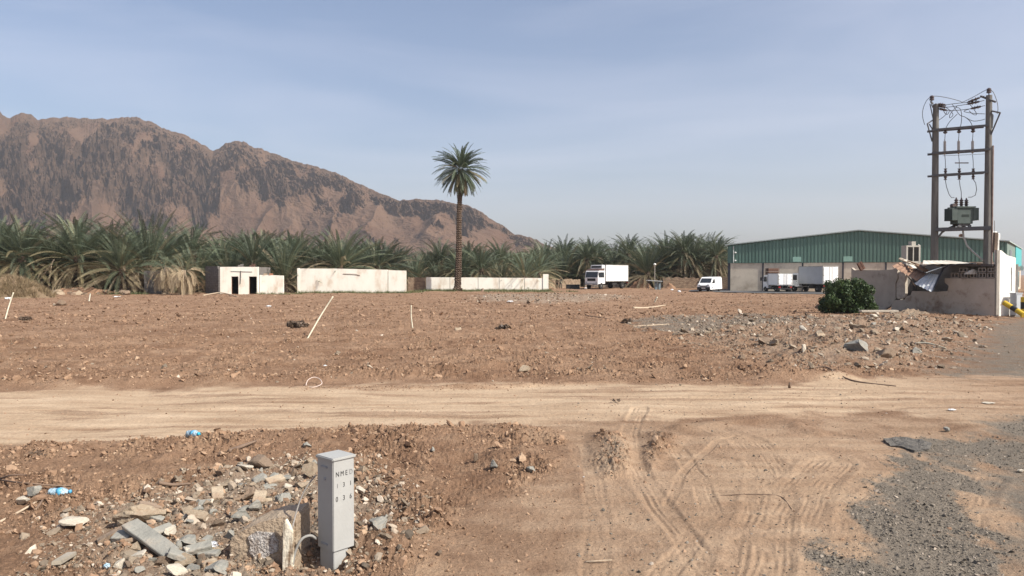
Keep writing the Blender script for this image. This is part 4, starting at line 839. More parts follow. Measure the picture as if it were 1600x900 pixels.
def cabin(t, x0, x1, wy, z0, z1, mat, slope=.25, sun_vis=False, dark_upper=False):
    """cab-over cab; front is +x"""
    zb = z0 + (z1 - z0) * .46
    prof = [(x0, z0), (x1 - .02, z0), (x1, z0 + .15), (x1, zb), (x1 - slope, z1 - .08), (x1 - slope - .15, z1), (x0, z1)]
    m_ = MB(); m_.prism(prof, lambda u, v, s: Vector((u, (s - .5) * wy, v))); cb = m_.build('cab', mat, t, bevel=.03)
    # windscreen follows the sloped front face
    f = lambda k, y, out: Vector((x1 - slope * k + out, y, zb + (z1 - .08 - zb) * k))
    m_ = MB(); y = wy / 2 - .10; m_.add([f(.06, -y, .012), f(.06, y, .012), f(.9, y - .05, .012), f(.9, -y + .05, .012), f(.06, -y, -.01), f(.06, y, -.01), f(.9, y - .05, -.01), f(.9, -y + .05, -.01)], [(0, 1, 2, 3), (4, 7, 6, 5), (0, 4, 5, 1), (1, 5, 6, 2), (2, 6, 7, 3), (3, 7, 4, 0)]); m_.build('windscreen', GLASS, t)
    for s in (-1, 1):
        m_ = MB(); wq = [(x0 + .28, zb + .04), (x1 - .16, zb + .04), (x1 - slope - .12, z1 - .22), (x0 + .32, z1 - .22)]
        m_.prism(wq, lambda u, v, q: Vector((u, s * (wy / 2 + (.012 if q else -.01)), v))); dr = m_.build('side_window', GLASS, t)
        m_ = MB(); m_.bb(x0 + .22, x0 + .235, s * wy / 2 - .01, s * wy / 2 + .008, z0 + .2, z1 - .15); m_.bb(x0 + .3, x0 + .48, s * (wy / 2) - .01, s * wy / 2 + .03, zb - .14, zb - .09); m_.build('door_handle', PLAST, t)
        m_ = MB(); m_.tube([(x1 - .12, s * (wy / 2 - .02), z1 - .25), (x1 + .06, s * (wy / 2 + .22), z1 - .32)], .018, 6); m_.box((x1 + .05, s * (wy / 2 + .24), z1 - .52), (.06, .2, .42)); m_.build('mirror', PLAST, t, bevel=.01)
        m_ = MB(); m_.box((x1 + .01, s * (wy / 2 - .25), z0 + .24), (.05, .32, .18)); m_.build('headlight', HEAD, t, bevel=.01)
    m_ = MB(); m_.bb(x1 - .01, x1 + .012, -wy / 2 + .45, wy / 2 - .45, z0 + .42, zb - .08); 
    for k in range(4): m_.bb(x1 + .0, x1 + .03, -wy / 2 + .42, wy / 2 - .42, z0 + .45 + k * .1, z0 + .475 + k * .1)
    m_.build('grille', PLAST, t); m_ = MB(); m_.bb(x1 - .1, x1 + .12, -wy / 2, wy / 2, z0 - .18, z0 + .08); m_.build('bumper', M('bumper_grey', (.35, .35, .35), bump=0, rough=.5), t, bevel=.03)
    m_ = MB(); m_.bb(x1 + .121, x1 + .135, -.26, .26, z0 - .12, z0 + .0); m_.build('number_plate', PLATE, t)
def rear_doors(t, xb, wy, z0, z1):
    for s in (-1, 1):
        m_ = MB(); m_.bb(xb - .045, xb - .003, .015 if s > 0 else -wy / 2 + .06, wy / 2 - .06 if s > 0 else -.015, z0 + .1, z1 - .1); d = m_.build('rear_door', PW, t, bevel=.008)
        m_ = MB(); m_.tube([(xb - .07, s * .18, z0 + .06), (xb - .07, s * .18, z1 - .06)], .018, 6); [m_.box((xb - .06, s * (wy / 2 - .12), z), (.03, .16, .05)) for z in (z0 + .3, (z0 + z1) / 2, z1 - .3)]; m_.build('lock_bar', RIM, d)
def truck(label, name, loc, rz, L_cab, L_box, wy, z_ch, z_box, z_cab, wr, box_mat=PW, fridge=False, deflector=False, gap=.12, duals=True, cat='truck', midx=0):
    t = thing(name, label, cat, loc, rz); xf = (L_cab + gap + L_box) / 2; xc0 = xf - L_cab
    cabin(t, xc0, xf, wy - .15, z_ch - .25, z_cab, PW)
    xb1 = xc0 - gap; xb0 = xb1 - L_box
    m_ = MB(); m_.bb(xb0, xb1, -wy / 2, wy / 2, z_ch + .12, z_box); bx = m_.build('cargo_box', box_mat, t, bevel=.02)
    m_ = MB()
    for x in (xb0, xb1): 
        for y in (-wy / 2, wy / 2): m_.box((x, y, (z_ch + .12 + z_box) / 2), (.07, .07, z_box - z_ch - .10))
    for y in (-wy / 2, wy / 2): m_.box(((xb0 + xb1) / 2, y, z_box), (L_box, .07, .07)); m_.box(((xb0 + xb1) / 2, y, z_ch + .14), (L_box, .07, .09))
    for x in (xb0, xb1): m_.box((x, 0, z_box), (.071, wy, .072))
    m_.build('corner_trim', RIM, bx)
    rear_doors(t, xb0 - .03, wy, z_ch + .12, z_box)
    m_ = MB(); m_.bb(xb0 + .05, xf - .3, -.42, -.28, z_ch - .18, z_ch + .115); m_.bb(xb0 + .05, xf - .3, .28, .42, z_ch - .18, z_ch + .115)
    for x in np.linspace(xb0 + .3, xf - .6, 6): m_.bb(x, x + .08, -.5, .5, z_ch - .1, z_ch + .10)
    m_.bb(xb0 - .02, xb0 + .12, -wy / 2 + .1, wy / 2 - .1, z_ch - .35, z_ch - .22); m_.build('chassis', CHAS, t)
    for s in (-1, 1):
        m_ = MB(); m_.bb(xb0 + L_box * .45, xb0 + L_box * .66, s * (wy / 2 - .45) - .2, s * (wy / 2 - .45) + .2, z_ch - .45, z_ch + .05); m_.build('fuel_tank', CHAS, t, bevel=.04)
        m_ = MB(); m_.box((xb0 - .03, s * (wy / 2 - .2), z_ch - .1), (.05, .26, .14)); m_.build('tail_light', RED, t)
        wheel(t, xf - .62 if L_cab < 1.9 else xf - .95, s * (wy / 2 - .2), wr); wheel(t, xb0 + L_box * .24, s * (wy / 2 - .22), wr, .42 if duals else .24)
    if fridge:
        m_ = MB(); m_.bb(xb1 + .003, xb1 + .75, -wy * .42, wy * .42, z_box - 1.0, z_box - .02); fr = m_.build('refrigeration_unit', PW, t, bevel=.06)
        m_ = MB(); m_.bb(xb1 + .751, xb1 + .77, -wy * .34, wy * .34, z_box - .42, z_box - .16); m_.build('vent_grille', PLAST, fr)
    if deflector:
        m_ = MB(); m_.prism([(xc0 + .1, z_cab + .003), (xf - .35, z_cab + .003), (xf - .55, z_cab + .22), (xc0 + .1, z_cab + .40)], lambda u, v, s: Vector((u, (s - .5) * (wy - .3), v))); m_.build('sun_visor', M('brown_visor', (.12, .075, .06), (.08, .05, .045), bump=0, rough=.5), t, bevel=.02)
    return t
def face(px, py, hx, hy, dz=.0):
    p = G(px, py); return (p.x, p.y, hgt(p.x, p.y) + dz), math.atan2(hy, hx)
loc, rz = face(950, 451.8, -.62, -.78); truck('big white refrigerated box truck facing left with a brown visor over its cab', 'box_truck', (loc[0], loc[1] + 1.5, .02), rz, 2.0, 6.6, 2.45, 1.05, 3.62, 2.75, .50, fridge=True, deflector=True)
loc, rz = face(1221, 457.2, -.12, .99); st_ = truck('small white box truck at the warehouse with a crate heap on its cab', 'small_truck', (loc[0], loc[1] + 1.5, .03), rz, 1.4, 2.6, 1.85, .74, 2.30, 2.12, .36)
lt = st_; hx_, hy_ = math.cos(rz), math.sin(rz)
crm = M('crate_brown', (.16, .085, .06), (.10, .055, .042), scale=6, rough=.9, bump=.3)
cx, cy = lt.location.x + hx_ * 1.35, lt.location.y + hy_ * 1.35
t = thing('crate_heap', 'brown slatted crates strapped on the roof of the small truck cab', 'crates', (cx, cy, 2.17), rz)
for k in range(2):
    m_ = MB(); z = .02 + k * .42
    for s in (-1, 1):
        for q in range(4): m_.bb(-.5, .5, s * .7 - .02, s * .7 + .02, z + q * .1, z + q * .1 + .07); m_.bb(s * .5 - .02, s * .5 + .02, -.72, .72, z + q * .1 + .003, z + q * .1 + .067)
    m_.bb(-.48, .48, -.68, .68, z, z + .03); m_.bb(-.4, .4, -.6, .6, z + .04, z + .33); m_.build('crate', crm, t)
loc, rz = face(1281, 457.6, -.30, .954); truck('larger box truck by the warehouse with a shade-greyed box side and white rear doors', 'box_truck', (loc[0], loc[1] + 2.0, .03), rz, 1.55, 4.3, 2.15, .92, 3.15, 2.35, .42, box_mat=PW_SHADED)
# van
def van(label, loc, rz, L_=4.8, wy=1.75, h=1.95):
    t = thing('van', label, 'van', loc, rz); xf = L_ / 2; xb = -L_ / 2
    prof = [(xb, .35), (xf - .08, .30), (xf, .45), (xf - .02, .82), (xf - .55, 1.08), (xf - 1.25, h - .14), (xf - 1.55, h - .03), (xb + .2, h), (xb + .03, h - .15)]
    m_ = MB(); n = len(prof); secs = [(-1, .90), (-.94, 1.0), (.94, 1.0), (1, .90)]; vs = []
    for s, sc__ in secs: vs += [Vector((u * (.985 if abs(s) == 1 else 1), s * wy / 2 * (1 - .09 * max(0, (v - 1.0)) / (h - 1)), v if abs(s) < 1 else .35 + (v - .35) * .97)) for u, v in prof]
    fs = [(i + k * n, (i + 1) % n + k * n, (i + 1) % n + (k + 1) * n, i + (k + 1) * n) for k in range(3) for i in range(n)] + [tuple(range(n)), tuple(range(4 * n - 1, 3 * n - 1, -1))]
    m_.add(vs, fs); m_.build('body', PW, t)
    f = lambda k, y, o: Vector((xf - .55 - .7 * k + o, y, 1.08 + (h - .14 - 1.08) * k + o)); y = wy / 2 * .82; m_ = MB()
    m_.add([f(.08, -y, .012), f(.08, y, .012), f(.92, y * .93, .012), f(.92, -y * .93, .012), f(.08, -y, -.01), f(.08, y, -.01), f(.92, y * .93, -.01), f(.92, -y * .93, -.01)], [(0, 1, 2, 3), (4, 7, 6, 5), (0, 4, 5, 1), (1, 5, 6, 2), (2, 6, 7, 3), (3, 7, 4, 0)]); m_.build('windscreen', GLASS, t)
    for s in (-1, 1):
        m_ = MB(); m_.prism([(xf - 1.75, 1.12), (xf - .80, 1.12), (xf - 1.32, h - .28), (xf - 1.75, h - .28)], lambda u, v, q: Vector((u, s * (wy / 2 * (1 - .09 * max(0, v - 1) / (h - 1)) + (.012 if q else -.03)), v))); m_.build('side_window', GLASS, t)
        m_ = MB(); m_.box((xf - .75, s * (wy / 2 + .12), 1.2), (.12, .16, .24)); m_.build('mirror', PLAST, t, bevel=.02)
        m_ = MB(); m_.box((xf - .03, s * (wy / 2 - .28), .86), (.14, .34, .16), rot=Matrix.Rotation(R(-18), 3, 'Y')); m_.build('headlight', HEAD, t, bevel=.02)
        m_ = MB(); m_.bb(xf - 1.80, xf - 1.785, s * wy / 2 - .01, s * wy / 2 + .006, .5, h - .25); m_.bb(xb + 1.35, xb + 1.365, s * wy / 2 - .01, s * wy / 2 + .006, .5, h - .25); m_.build('door_seam', PLAST, t)
        m_ = MB(); m_.box((xb - .0, s * (wy / 2 - .1), .95), (.05, .12, .4)); m_.build('tail_light', RED, t)
        wheel(t, xf - .85, s * (wy / 2 - .12), .33, .22); wheel(t, xb + .9, s * (wy / 2 - .12), .33, .22)
    m_ = MB(); m_.bb(xf - .06, xf + .06, -wy / 2 + .02, wy / 2 - .02, .30, .62); m_.build('bumper', PLAST, t, bevel=.03); m_ = MB(); m_.bb(xf - .05, xf + .02, -.5, .5, .68, .82); m_.build('grille', PLAST, t)
    m_ = MB(); m_.bb(xf + .061, xf + .072, -.24, .24, .42, .53); m_.build('number_plate', PLATE, t)
    return t
loc, rz = face(1111, 456.2, -.56, -.83); van('white panel van parked at the left end of the warehouse', (loc[0], loc[1] + .6, .03), rz, 4.6, 1.7, 1.88)
p = AT(1602, 450, 92); van('white car-like van partly seen at the right edge beyond the ruin', (p.x + 1.3, 92, 0), R(235), 4.3, 1.75, 1.5)['label'] = 'white vehicle cut off by the right edge beyond the ruined wall'
# ------------------------------------------------------------------ RUINED SHED
C0 = Vector((25.2, 38.8, 0)); WDIR = Vector((-.433, .901, 0)).normalized(); SDIR = Vector((.901, .433, 0)).normalized()
def wallpt(px, py):
    k = (px - 800) / F; s = (C0.x - k * C0.y) / (k * WDIR.y - WDIR.x); p = C0 + WDIR * s; return s, AT(px, py, p.y).z
def zz(x, y): return (1340 + x / 5.62, 340 + y / 5.62)
def wprism(m_, pts, th=.2, back=0.0, mi=0):
    q = [wallpt(*p) for p in pts]; m_.prism(q, lambda u, v, s: C0 + WDIR * u + SDIR * (back + s * th) + Vector((0, 0, v)), mi)
ruin = thing('ruined_shed', 'ruined grey plastered shed with a broken front wall and a white end wall', 'ruin', C0)
PLASTER2 = M('stained_plaster', (.50, .43, .355), (.39, .325, .26), scale=1.0, rough=.95, bump=.3, bscale=9, dirt=(.22, .145, .10), dscale=.9, dlo=.52, dhi=.66)
m_ = MB(); wprism(m_, [zz(1205, 930), zz(1205, 535), zz(765, 533), zz(765, 570), zz(800, 600), zz(790, 645), zz(690, 652), zz(480, 645), zz(465, 682), zz(430, 690), zz(412, 722), zz(330, 724), zz(300, 765), zz(290, 900)]); m_.build('front_wall', PLASTER2, ruin, org=C0)
m_ = MB(); wprism(m_, [zz(-56, 870), zz(-56, 440), zz(-30, 462), zz(60, 460), zz(180, 462), zz(300, 455), zz(345, 440), zz(352, 528), zz(332, 572), zz(335, 715), zz(285, 780), zz(200, 835), zz(200, 900)], .2, .004); m_.build('rear_part_wall', PLASTER, ruin, org=C0)
LIT = M('lit_broken_edge', (.55, .49, .41), (.38, .32, .26), scale=5, rough=.95, bump=.5, bscale=14)  # pale tone puts the sunlit look of the broken jamb into the colour
m_ = MB(); wprism(m_, [zz(350, 480), zz(412, 470), zz(414, 700), zz(350, 716), zz(337, 700), zz(335, 580), zz(355, 530)], .22, .05); m_.build('door_pier', LIT, ruin, org=C0)
# shaded wall end at the near corner; its shade is in the colour
m_ = MB(); wprism(m_, [zz(1206, 935), zz(1206, 288), zz(1221, 286), zz(1221, 940)], .25, 0); m_.build('shaded_wall_end', M('shaded_end_concrete', (.30, .27, .235), (.2, .18, .155), bump=.3), ruin, org=C0)
WALLW = M('old_white_wall', (.76, .74, .69), (.62, .58, .52), scale=1.2, rough=.9, bump=.2, dirt=(.42, .38, .34), dscale=1.6, dlo=.56, dhi=.75)
def sp_(px):   # distance along the end wall at this column
    k = (px - 800) / F; return (k * C0.y - C0.x) / (SDIR.x - k * SDIR.y)
m_ = MB(); q = []
for px, py in [(1558.5, 500), (1558.5, 391), (1563, 391), (1568, 395), (1573, 399), (1580, 401), (1586, 402.5), (1586, 492)]:
    s = sp_(px); p = C0 + SDIR * s; q.append((s, AT(px, py, p.y).z if py < 480 else -.2))
m_.prism(q, lambda u, v, s: C0 + SDIR * (u + .02) - WDIR * (.012 - s * .2) + Vector((0, 0, v))); m_.build('end_wall', WALLW, ruin, org=C0)
s0 = sp_(1578.8); m_ = MB(); zz0, zz1 = AT(0, 455, 39.4).z, AT(0, 418, 39.4).z
m_.prism([(s0, zz0), (s0 + .07, zz0), (s0 + .07, zz1), (s0, zz1)], lambda u, v, s: C0 + SDIR * (u + .02) - WDIR * (.016 - s * .01) + Vector((0, 0, v))); m_.build('slot', DARK, ruin, org=C0)
s0 = sp_(1563.5); m_ = MB(); a = C0 + SDIR * s0 + WDIR * .3; zc = AT(0, 392, 39).z
m_.box((a.x, a.y, zc + .45), (.17, .17, 1.05), rot=Matrix.Rotation(R(2), 3, 'Y')); m_.build('column_stub', M('brown_concrete', (.16, .115, .085), (.11, .08, .06), bump=.3), ruin, org=C0)
m_ = MB(); m_.box((a.x + .16, a.y + .05, zc + .42), (.09, .12, .9)); m_.build('plaster_remnant', WALLW, ruin, org=C0)
m_ = MB(); m_.tube([(a.x - .04, a.y, zc + .9), (a.x - .05, a.y, zc + 1.6)], .012, 6); m_.build('reinforcing_bar', RUST, ruin, org=C0)
# inside: rear and far walls, floor slab, roof slab
m_ = MB(); m_.prism([(-.0, -.1), (5.9, -.1), (5.9, 2.75), (0, 2.75)], lambda u, v, s: C0 + WDIR * u + SDIR * (1.72 + s * .2) + Vector((0, 0, v))); m_.prism([(.22, -.1), (1.7, -.1), (1.7, 2.7), (.22, 2.7)], lambda u, v, s: C0 + WDIR * (5.9 - s * .2) + SDIR * u + Vector((0, 0, v))); m_.build('inner_wall', BLOCK, ruin, org=C0)
m_ = MB(); zr0 = wallpt(*zz(1100, 425))[1]; zr1 = wallpt(*zz(700, 410))[1]
m_.prism([(.1, zr0 - .03), (3.7, zr1 - .05), (3.7, zr1 + .05), (.1, zr0 + .09)], lambda u, v, s: C0 + WDIR * u + SDIR * (-.12 + s * 1.8) + Vector((0, 0, v))); m_.build('roof_slab', M('roof_dark', (.12, .10, .09), (.07, .06, .055), bump=.4), ruin, org=C0)
# hollow blocks laid in two courses
HB = M('hollow_block', (.33, .29, .25), (.25, .215, .185), bump=.3, bscale=20)
def hollow(x0, x1, y0, y1):
    s1, za = wallpt(*zz(x0, y1)); s0, _ = wallpt(*zz(x1, y1)); zb = wallpt(*zz((x0 + x1) / 2, y0))[1]
    L_ = s1 - s0; m_ = MB(); t_ = .035; n = 2; hw_ = (L_ - t_ * (n + 1)) / n
    def bx(u0, u1, v0, v1): m_.prism([(u0, v0), (u1, v0), (u1, v1), (u0, v1)], lambda u, v, s: C0 + WDIR * u + SDIR * (s * .2) + Vector((0, 0, v)))
    bx(s0, s1, za, za + .04); bx(s0, s1, zb - .04, zb)
    for k in range(n + 1): bx(s0 + k * (hw_ + t_), s0 + k * (hw_ + t_) + t_, za + .041, zb - .041)
    m_.build('hollow_block', HB, ruin, org=C0)
for a in [(817, 885), (903, 968), (985, 1048), (1062, 1125), (1138, 1200)]: hollow(a[0], a[1], 484, 530)
for a in [(890, 962), (1058, 1125), (1140, 1200)]: hollow(a[0], a[1], 440, 478)
def sheet(name, label, pts, mat, th=.02, rib=0, nr=12, cat='roof sheet', parent=None, bend=0):
    """corrugated sheet through 4 corners (a,b along one edge; d,c along the opposite one); ribs run a->d"""
    a, b, c, d = [Vector(p) for p in pts]; m_ = MB(); N_ = nr * 4; nrm_ = (b - a).cross(d - a).normalized(); vs = []; K = 6
    for k in range(K + 1):
        f = k / K
        for i in range(N_ + 1):
            u = i / N_; p = (a + (b - a) * u) * (1 - f) + (d + (c - d) * u) * f; off = rib * math.sin(u * nr * 2 * math.pi) + bend * math.sin(f * 3.14) * math.sin(u * 3.1 + .4); vs.append(p + nrm_ * off)
    n = len(vs); vs2 = vs + [v + nrm_ * th * .3 for v in vs]; W_ = N_ + 1; fs = []
    for k in range(K):
        for i in range(N_):
            q = k * W_ + i; fs += [(q, q + 1, q + W_ + 1, q + W_), (q + n, q + n + W_, q + n + W_ + 1, q + n + 1)]
    m_.add(vs2, fs); org = a; o = m_.build(name, mat, parent, org=org, loc=a); return tag(o, label, cat)
BRN = M('rust_sheet', (.20, .115, .075), (.30, .19, .13), scale=2, rough=.8, bump=.1); SIL = M('silver_sheet', (.66, .68, .68), (.42, .44, .45), scale=2.5, rough=.45, bump=.1, metallic=.25); OFFW = M('offwhite_panel', (.68, .64, .55), (.50, .44, .36), scale=2, rough=.8, bump=.2)
def A(x, y, Y): return AT(*zz(x, y), Y)
sheet('roof_sheet', 'rusty brown roof sheet sliding off the ruined shed at the left', [A(300, 425, 42.6), A(520, 557, 41.3), A(602, 492, 42.2), A(372, 392, 43.6)], BRN, rib=.02, nr=7)
sheet('roof_sheet', 'bent silver roof sheet hanging in the gap of the ruined wall', [A(497, 580, 41.4), A(648, 654, 40.5), A(712, 500, 40.9), A(628, 492, 42.0)], SIL, rib=.02, nr=5, bend=.12)
sheet('roof_sheet', 'dark narrow bent sheet edge hanging beside the silver one', [A(645, 652, 40.6), A(665, 640, 40.5), A(775, 425, 41.2), A(700, 505, 41.25)], M('blue_grey_sheet', (.10, .12, .14), (.2, .22, .24), rough=.5, bump=.1, metallic=.4), rib=.01, nr=3)
sheet('ceiling_board', 'large off-white ceiling board lying flat on top of the ruined shed', [A(572, 410, 41.3), A(1040, 405, 39.6), A(800, 376, 42.0), A(575, 378, 43.4)], OFFW, rib=.01, nr=6, cat='board')
sheet('ceiling_board', 'grey-white board tilted under the flat one on the ruined shed', [A(590, 490, 40.9), A(720, 445, 40.4), A(830, 402, 41.0), A(770, 408, 41.9)], SIL, rib=.008, nr=5, cat='board')
def beam(name, label, a, b, s, mat, cat='beam'): 
    a, b = Vector(a), Vector(b); d = b - a; q = d.to_track_quat('X', 'Z').to_matrix(); m_ = MB(); m_.box((0, 0, 0), (d.length, s[0], s[1]), rot=q); return tag(m_.build(name, mat, loc=(a + b) / 2, bevel=.008), label, cat)
WOODL = M('pale_wood', (.60, .52, .40), (.42, .34, .24), scale=3, stretch=(1, 6, 6), rough=.85, bump=.3); WOODD = M('brown_wood', (.22, .14, .09), (.14, .09, .06), scale=4, rough=.9, bump=.4)
beam('wooden_beam', 'pale beam along the edge of the rusty brown sheet', A(362, 362, 43.3), A(610, 462, 42.0), (.10, .06), WOODL)
beam('wooden_beam', 'pale beam lying on top of the collapsed roof', A(370, 360, 44.3), A(590, 432, 42.4), (.12, .1), WOODL)
beam('broken_board', 'brown broken board in the middle of the collapsed roof', A(520, 418, 42.6), A(600, 465, 41.9), (.3, .12), WOODD, 'board')
for a, b, lb in [((700, 412, 41.4), (880, 408, 40.8), 'thin brown plank on the off-white ceiling board'), ((440, 380, 43.3), (560, 420, 42.6), 'short grey plank on the collapsed roof')]:
    beam('plank', lb, A(*a), A(*b), (.16, .05), WOODD, 'plank')
m_ = MB(); pts = [A(1040, 400, 39.7), A(800, 420, 40.5), A(745, 450, 40.9), A(700, 560, 40.7), A(660, 640, 40.6)]; o = m_.tube([p - pts[0] for p in pts], .035, 6).build('bent_pipe', STEEL, loc=pts[0]); tag(o, 'dark bent pipe hanging down from the shed roof', 'pipe')
for (x, y, Y, lb) in [(1020, 445, 39.9, 'lumps of rubble resting on the hollow blocks')]:
    o = mound('rubble_lump', lb, 0, 0, .5, .12, .22, LIT, seed=4, n=14); o.location = A(x, 478, Y)
# rubble blocks on top of plaster wall (left)
for x, y, w_, lb in [(20, 430, .16, 'tilted brown brick on top of the grey plastered wall'), (40, 420, .12, 'smaller tilted brick beside the first on the grey wall')]:
    p = AT(*zz(x, y), 46.2); tag(MB().box((0, 0, 0), (w_, .2, .5), rot=Matrix.Rotation(R(-28), 3, 'Y')).build('brick', crm, loc=p, bevel=.01), lb, 'brick')
# AC unit on a stand behind roof
p = AT(1423, 407, 46.0); ac = thing('air_cooler', 'beige window air cooler with two dark panels above the ruined roof', 'air cooler', (p.x, 46, p.z - .05)); sF = 46 / F
m_ = MB(); W_ = 22 * sF; H_ = 24.5 * sF; BG = M('cooler_beige', (.46, .43, .37), (.38, .35, .30), bump=0, rough=.7)
m_.bb(-W_ / 2, -W_ / 2 + .10, -.3, .3, 0, H_); m_.bb(W_ / 2 - .10, W_ / 2, -.3, .3, 0, H_); m_.bb(-W_ / 2 + .101, W_ / 2 - .101, -.3, .3, H_ - .1, H_); m_.bb(-.03, .03, -.3, .3, .0, H_ - .101); m_.bb(-W_ / 2 + .101, W_ / 2 - .101, -.3, .3, -.1, 0); m_.build('frame', BG, ac)
for s in (-1, 1): m_ = MB(); m_.bb(min(s * .035, s * (W_ / 2 - .105)), max(s * .035, s * (W_ / 2 - .105)), -.25, -.2, .003, H_ - .105); [m_.bb(min(s * .035, s * (W_ / 2 - .105)), max(s * .035, s * (W_ / 2 - .105)), -.29, -.252, z, z + .02) for z in np.arange(.05, H_ - .12, .08)]; m_.build('louvre_panel', M('louvre_dark', (.06, .055, .05), bump=0), ac)
m_ = MB(); m_.bb(-.05, .2, -.2, .2, H_ + .003, H_ + .25); m_.bb(-W_ / 2, W_ / 2, -.3, .3, -1.2, -.102); m_.build('top_box', BG, ac)
m_ = MB(); m_.tube([(W_ / 2 + .12, 0, -.9), (W_ / 2 + .12, 0, H_), (W_ / 2 + .02, 0, H_ + .06)], .04, 6); m_.build('pipe', M('pipe_white', (.7, .7, .66), bump=0), ac)
# power cabinet, bollards
p = G(1575, 493); cb = thing('electric_box', 'grey metal electric box at the foot of the white end wall', 'electric box', (C0.x + SDIR.x * 1.0 + .22, C0.y + SDIR.y * 1.0 - .30, 0), math.atan2(SDIR.y, SDIR.x))
GM = M('grey_metal', (.40, .42, .44), (.33, .35, .37), bump=.05, rough=.5, dirt=(.22, .19, .16), dscale=3, dlo=.6, dhi=.7)
m_ = MB(); m_.bb(-.27, .27, -.18, .12, .1, 1.2); m_.build('casing', GM, cb, bevel=.01); m_ = MB(); m_.bb(-.24, .24, -.20, -.182, .15, 1.15); m_.build('door', GM, cb); m_ = MB(); m_.bb(-.3, .3, -.21, .14, 1.202, 1.25); m_.build('lid', GM, cb); m_ = MB(); m_.bb(-.28, .28, -.17, .1, 0, .098); m_.build('plinth', BLOCK, cb)
def striped(name, label, a, b, r, seg):
    a, b = Vector(a), Vector(b); t = thing(name, label, 'bollard', a); YEL = M('yellow_paint', (.62, .42, .03), (.50, .34, .05), bump=0, rough=.5); BLK = M('black_paint', (.03, .03, .03), bump=0, rough=.5); d = b - a
    m_ = MB()
    for i, (f0, f1) in enumerate(seg): m_.tube([d * f0, d * f1], r, 14, mi=i % 2)
    m_.build('post', [YEL, BLK], t, bevel=0)
striped('fallen_bollard', 'yellow and black striped bollard leaning over beside the electric box', AT(1600, 492, 36.5), AT(1569, 473, 37.5), .13, [(0, .35), (.352, .6), (.602, 1)])
striped('bollard', 'upright yellow and black striped bollard at the right edge', G(1599, 496), G(1599, 496) + Vector((0, 0, 1.05)), .13, [(0, .42), (.422, .75), (.752, 1)])
tag(wall_between('block_plinth', 'x', tuple(G(1588, 492)[:2]), tuple(G(1597, 489)[:2]), 1.15, 1.15, .25, BLOCKW), 'low grey block plinth between the electric box and the bollard')

# ------------------------------------------------------------------ TRANSFORMER ON TWO POLES
DL, DR_ = 46.6, 45.2
def T(px, py): f = (px - 1459.5) / (1542 - 1459.5); return AT(px, py, DL + (DR_ - DL) * f)
pl, pr = T(1459.5, 450), T(1542, 450); org = Vector(((pl.x + pr.x) / 2, (pl.y + pr.y) / 2, 0))
tr = thing('transformer_tower', 'tall two-pole power line structure carrying a green transformer', 'utility pole', org)
POLE = M('weathered_pole', (.19, .178, .16), (.12, .11, .098), scale=5, stretch=(1, 1, .15), rough=.9, bump=.3); IRON = M('galvanised_dark', (.10, .10, .105), (.14, .135, .13), rough=.6, bump=0); INS = M('brown_insulator', (.075, .05, .045), (.1, .07, .06), rough=.3, bump=0, spec=.6); CAB = M('cable', (.13, .13, .13), (.16, .16, .155), rough=.6, bump=0)
def bt(name, pts, rad, mat, n=8, mb=None): 
    if mb is not None: return mb.tube(pts, rad, n)
    m_ = MB(); m_.tube(pts, rad, n); return m_.build(name, mat, tr, org=org)
for px, top in ((1459.5, 163), (1542, 149)):
    b = T(px, 450); tpz = T(px, top).z; bt('pole', [(b.x, b.y, -.3), (b.x, b.y, tpz * .5), (b.x, b.y, tpz)], [.23, .20, .165], POLE, 14)
b = T(1547.5, 450); bt('cable_conduit', [(b.x, b.y - .1, 0), (b.x, b.y - .1, T(1547, 228).z)], .05, M('conduit_brown', (.20, .13, .11), (.3, .24, .2), bump=0, rough=.6), 8)
def arm(px0, y0, px1, y1, s=.10, nm='crossarm'):
    a, b = T(px0, y0), T(px1, y1); d = b - a; m_ = MB(); q = d.to_track_quat('X', 'Z').to_matrix()
    for o in (-.24, .24): m_.box((a + b) / 2 + Vector((0, o, 0)), (d.length, s * .6, s), rot=q)
    return m_.build(nm, IRON, tr, org=org)
arm(1452, 204.5, 1541, 197, .13); arm(1452.5, 240.5, 1544, 234, .13); arm(1452.5, 275, 1541, 269.5, .12); arm(1458, 359, 1544, 356.5, .22, 'platform_beam')
def lathev(m_, p, prof, n=12): m_.lathe(p, prof, n)
for i, px in enumerate((1477, 1498.6, 1520.4)):
    p = T(px, 203.5 - i * .9); m_ = MB(); m_.lathe(p - Vector((0, 0, .12)), [(.04, -.1), (.12, -.04), (.12, .02), (.05, .05), (.11, .09), (.10, .14), (.03, .22)], 12); m_.build('post_insulator', INS, tr, org=org)
    a, b = T(px - .8, 218), T(px - .8, 242 - i * .9); m_ = MB(); m_.tube([a, a.lerp(b, .1), a.lerp(b, .12), a.lerp(b, .9), b], [.03, .03, .075, .075, .03], 8); m_.build('fuse', M('fuse_grey', (.42, .39, .36), bump=0, rough=.5), tr, org=org)
    a, b = T(px + .2, 263.5), T(px + .2, 281 - i * .5); m_ = MB(); pr_ = []; Lz = a.z - b.z
    for k in range(9): pr_ += [(.05 if k % 2 else .10, k / 8 * Lz)]
    m_.lathe(b, pr_, 10); m_.build('surge_arrester', INS, tr, org=org)
    bt('jumper_wire', [T(px, 205), T(px - .3, 212), T(px - .8, 218)], .018, CAB, 6); bt('jumper_wire', [T(px - .8, 242), T(px + .2, 252), T(px + .3, 263)], .018, CAB, 6)
bush_x = (1491.3, 1502, 1512.6)
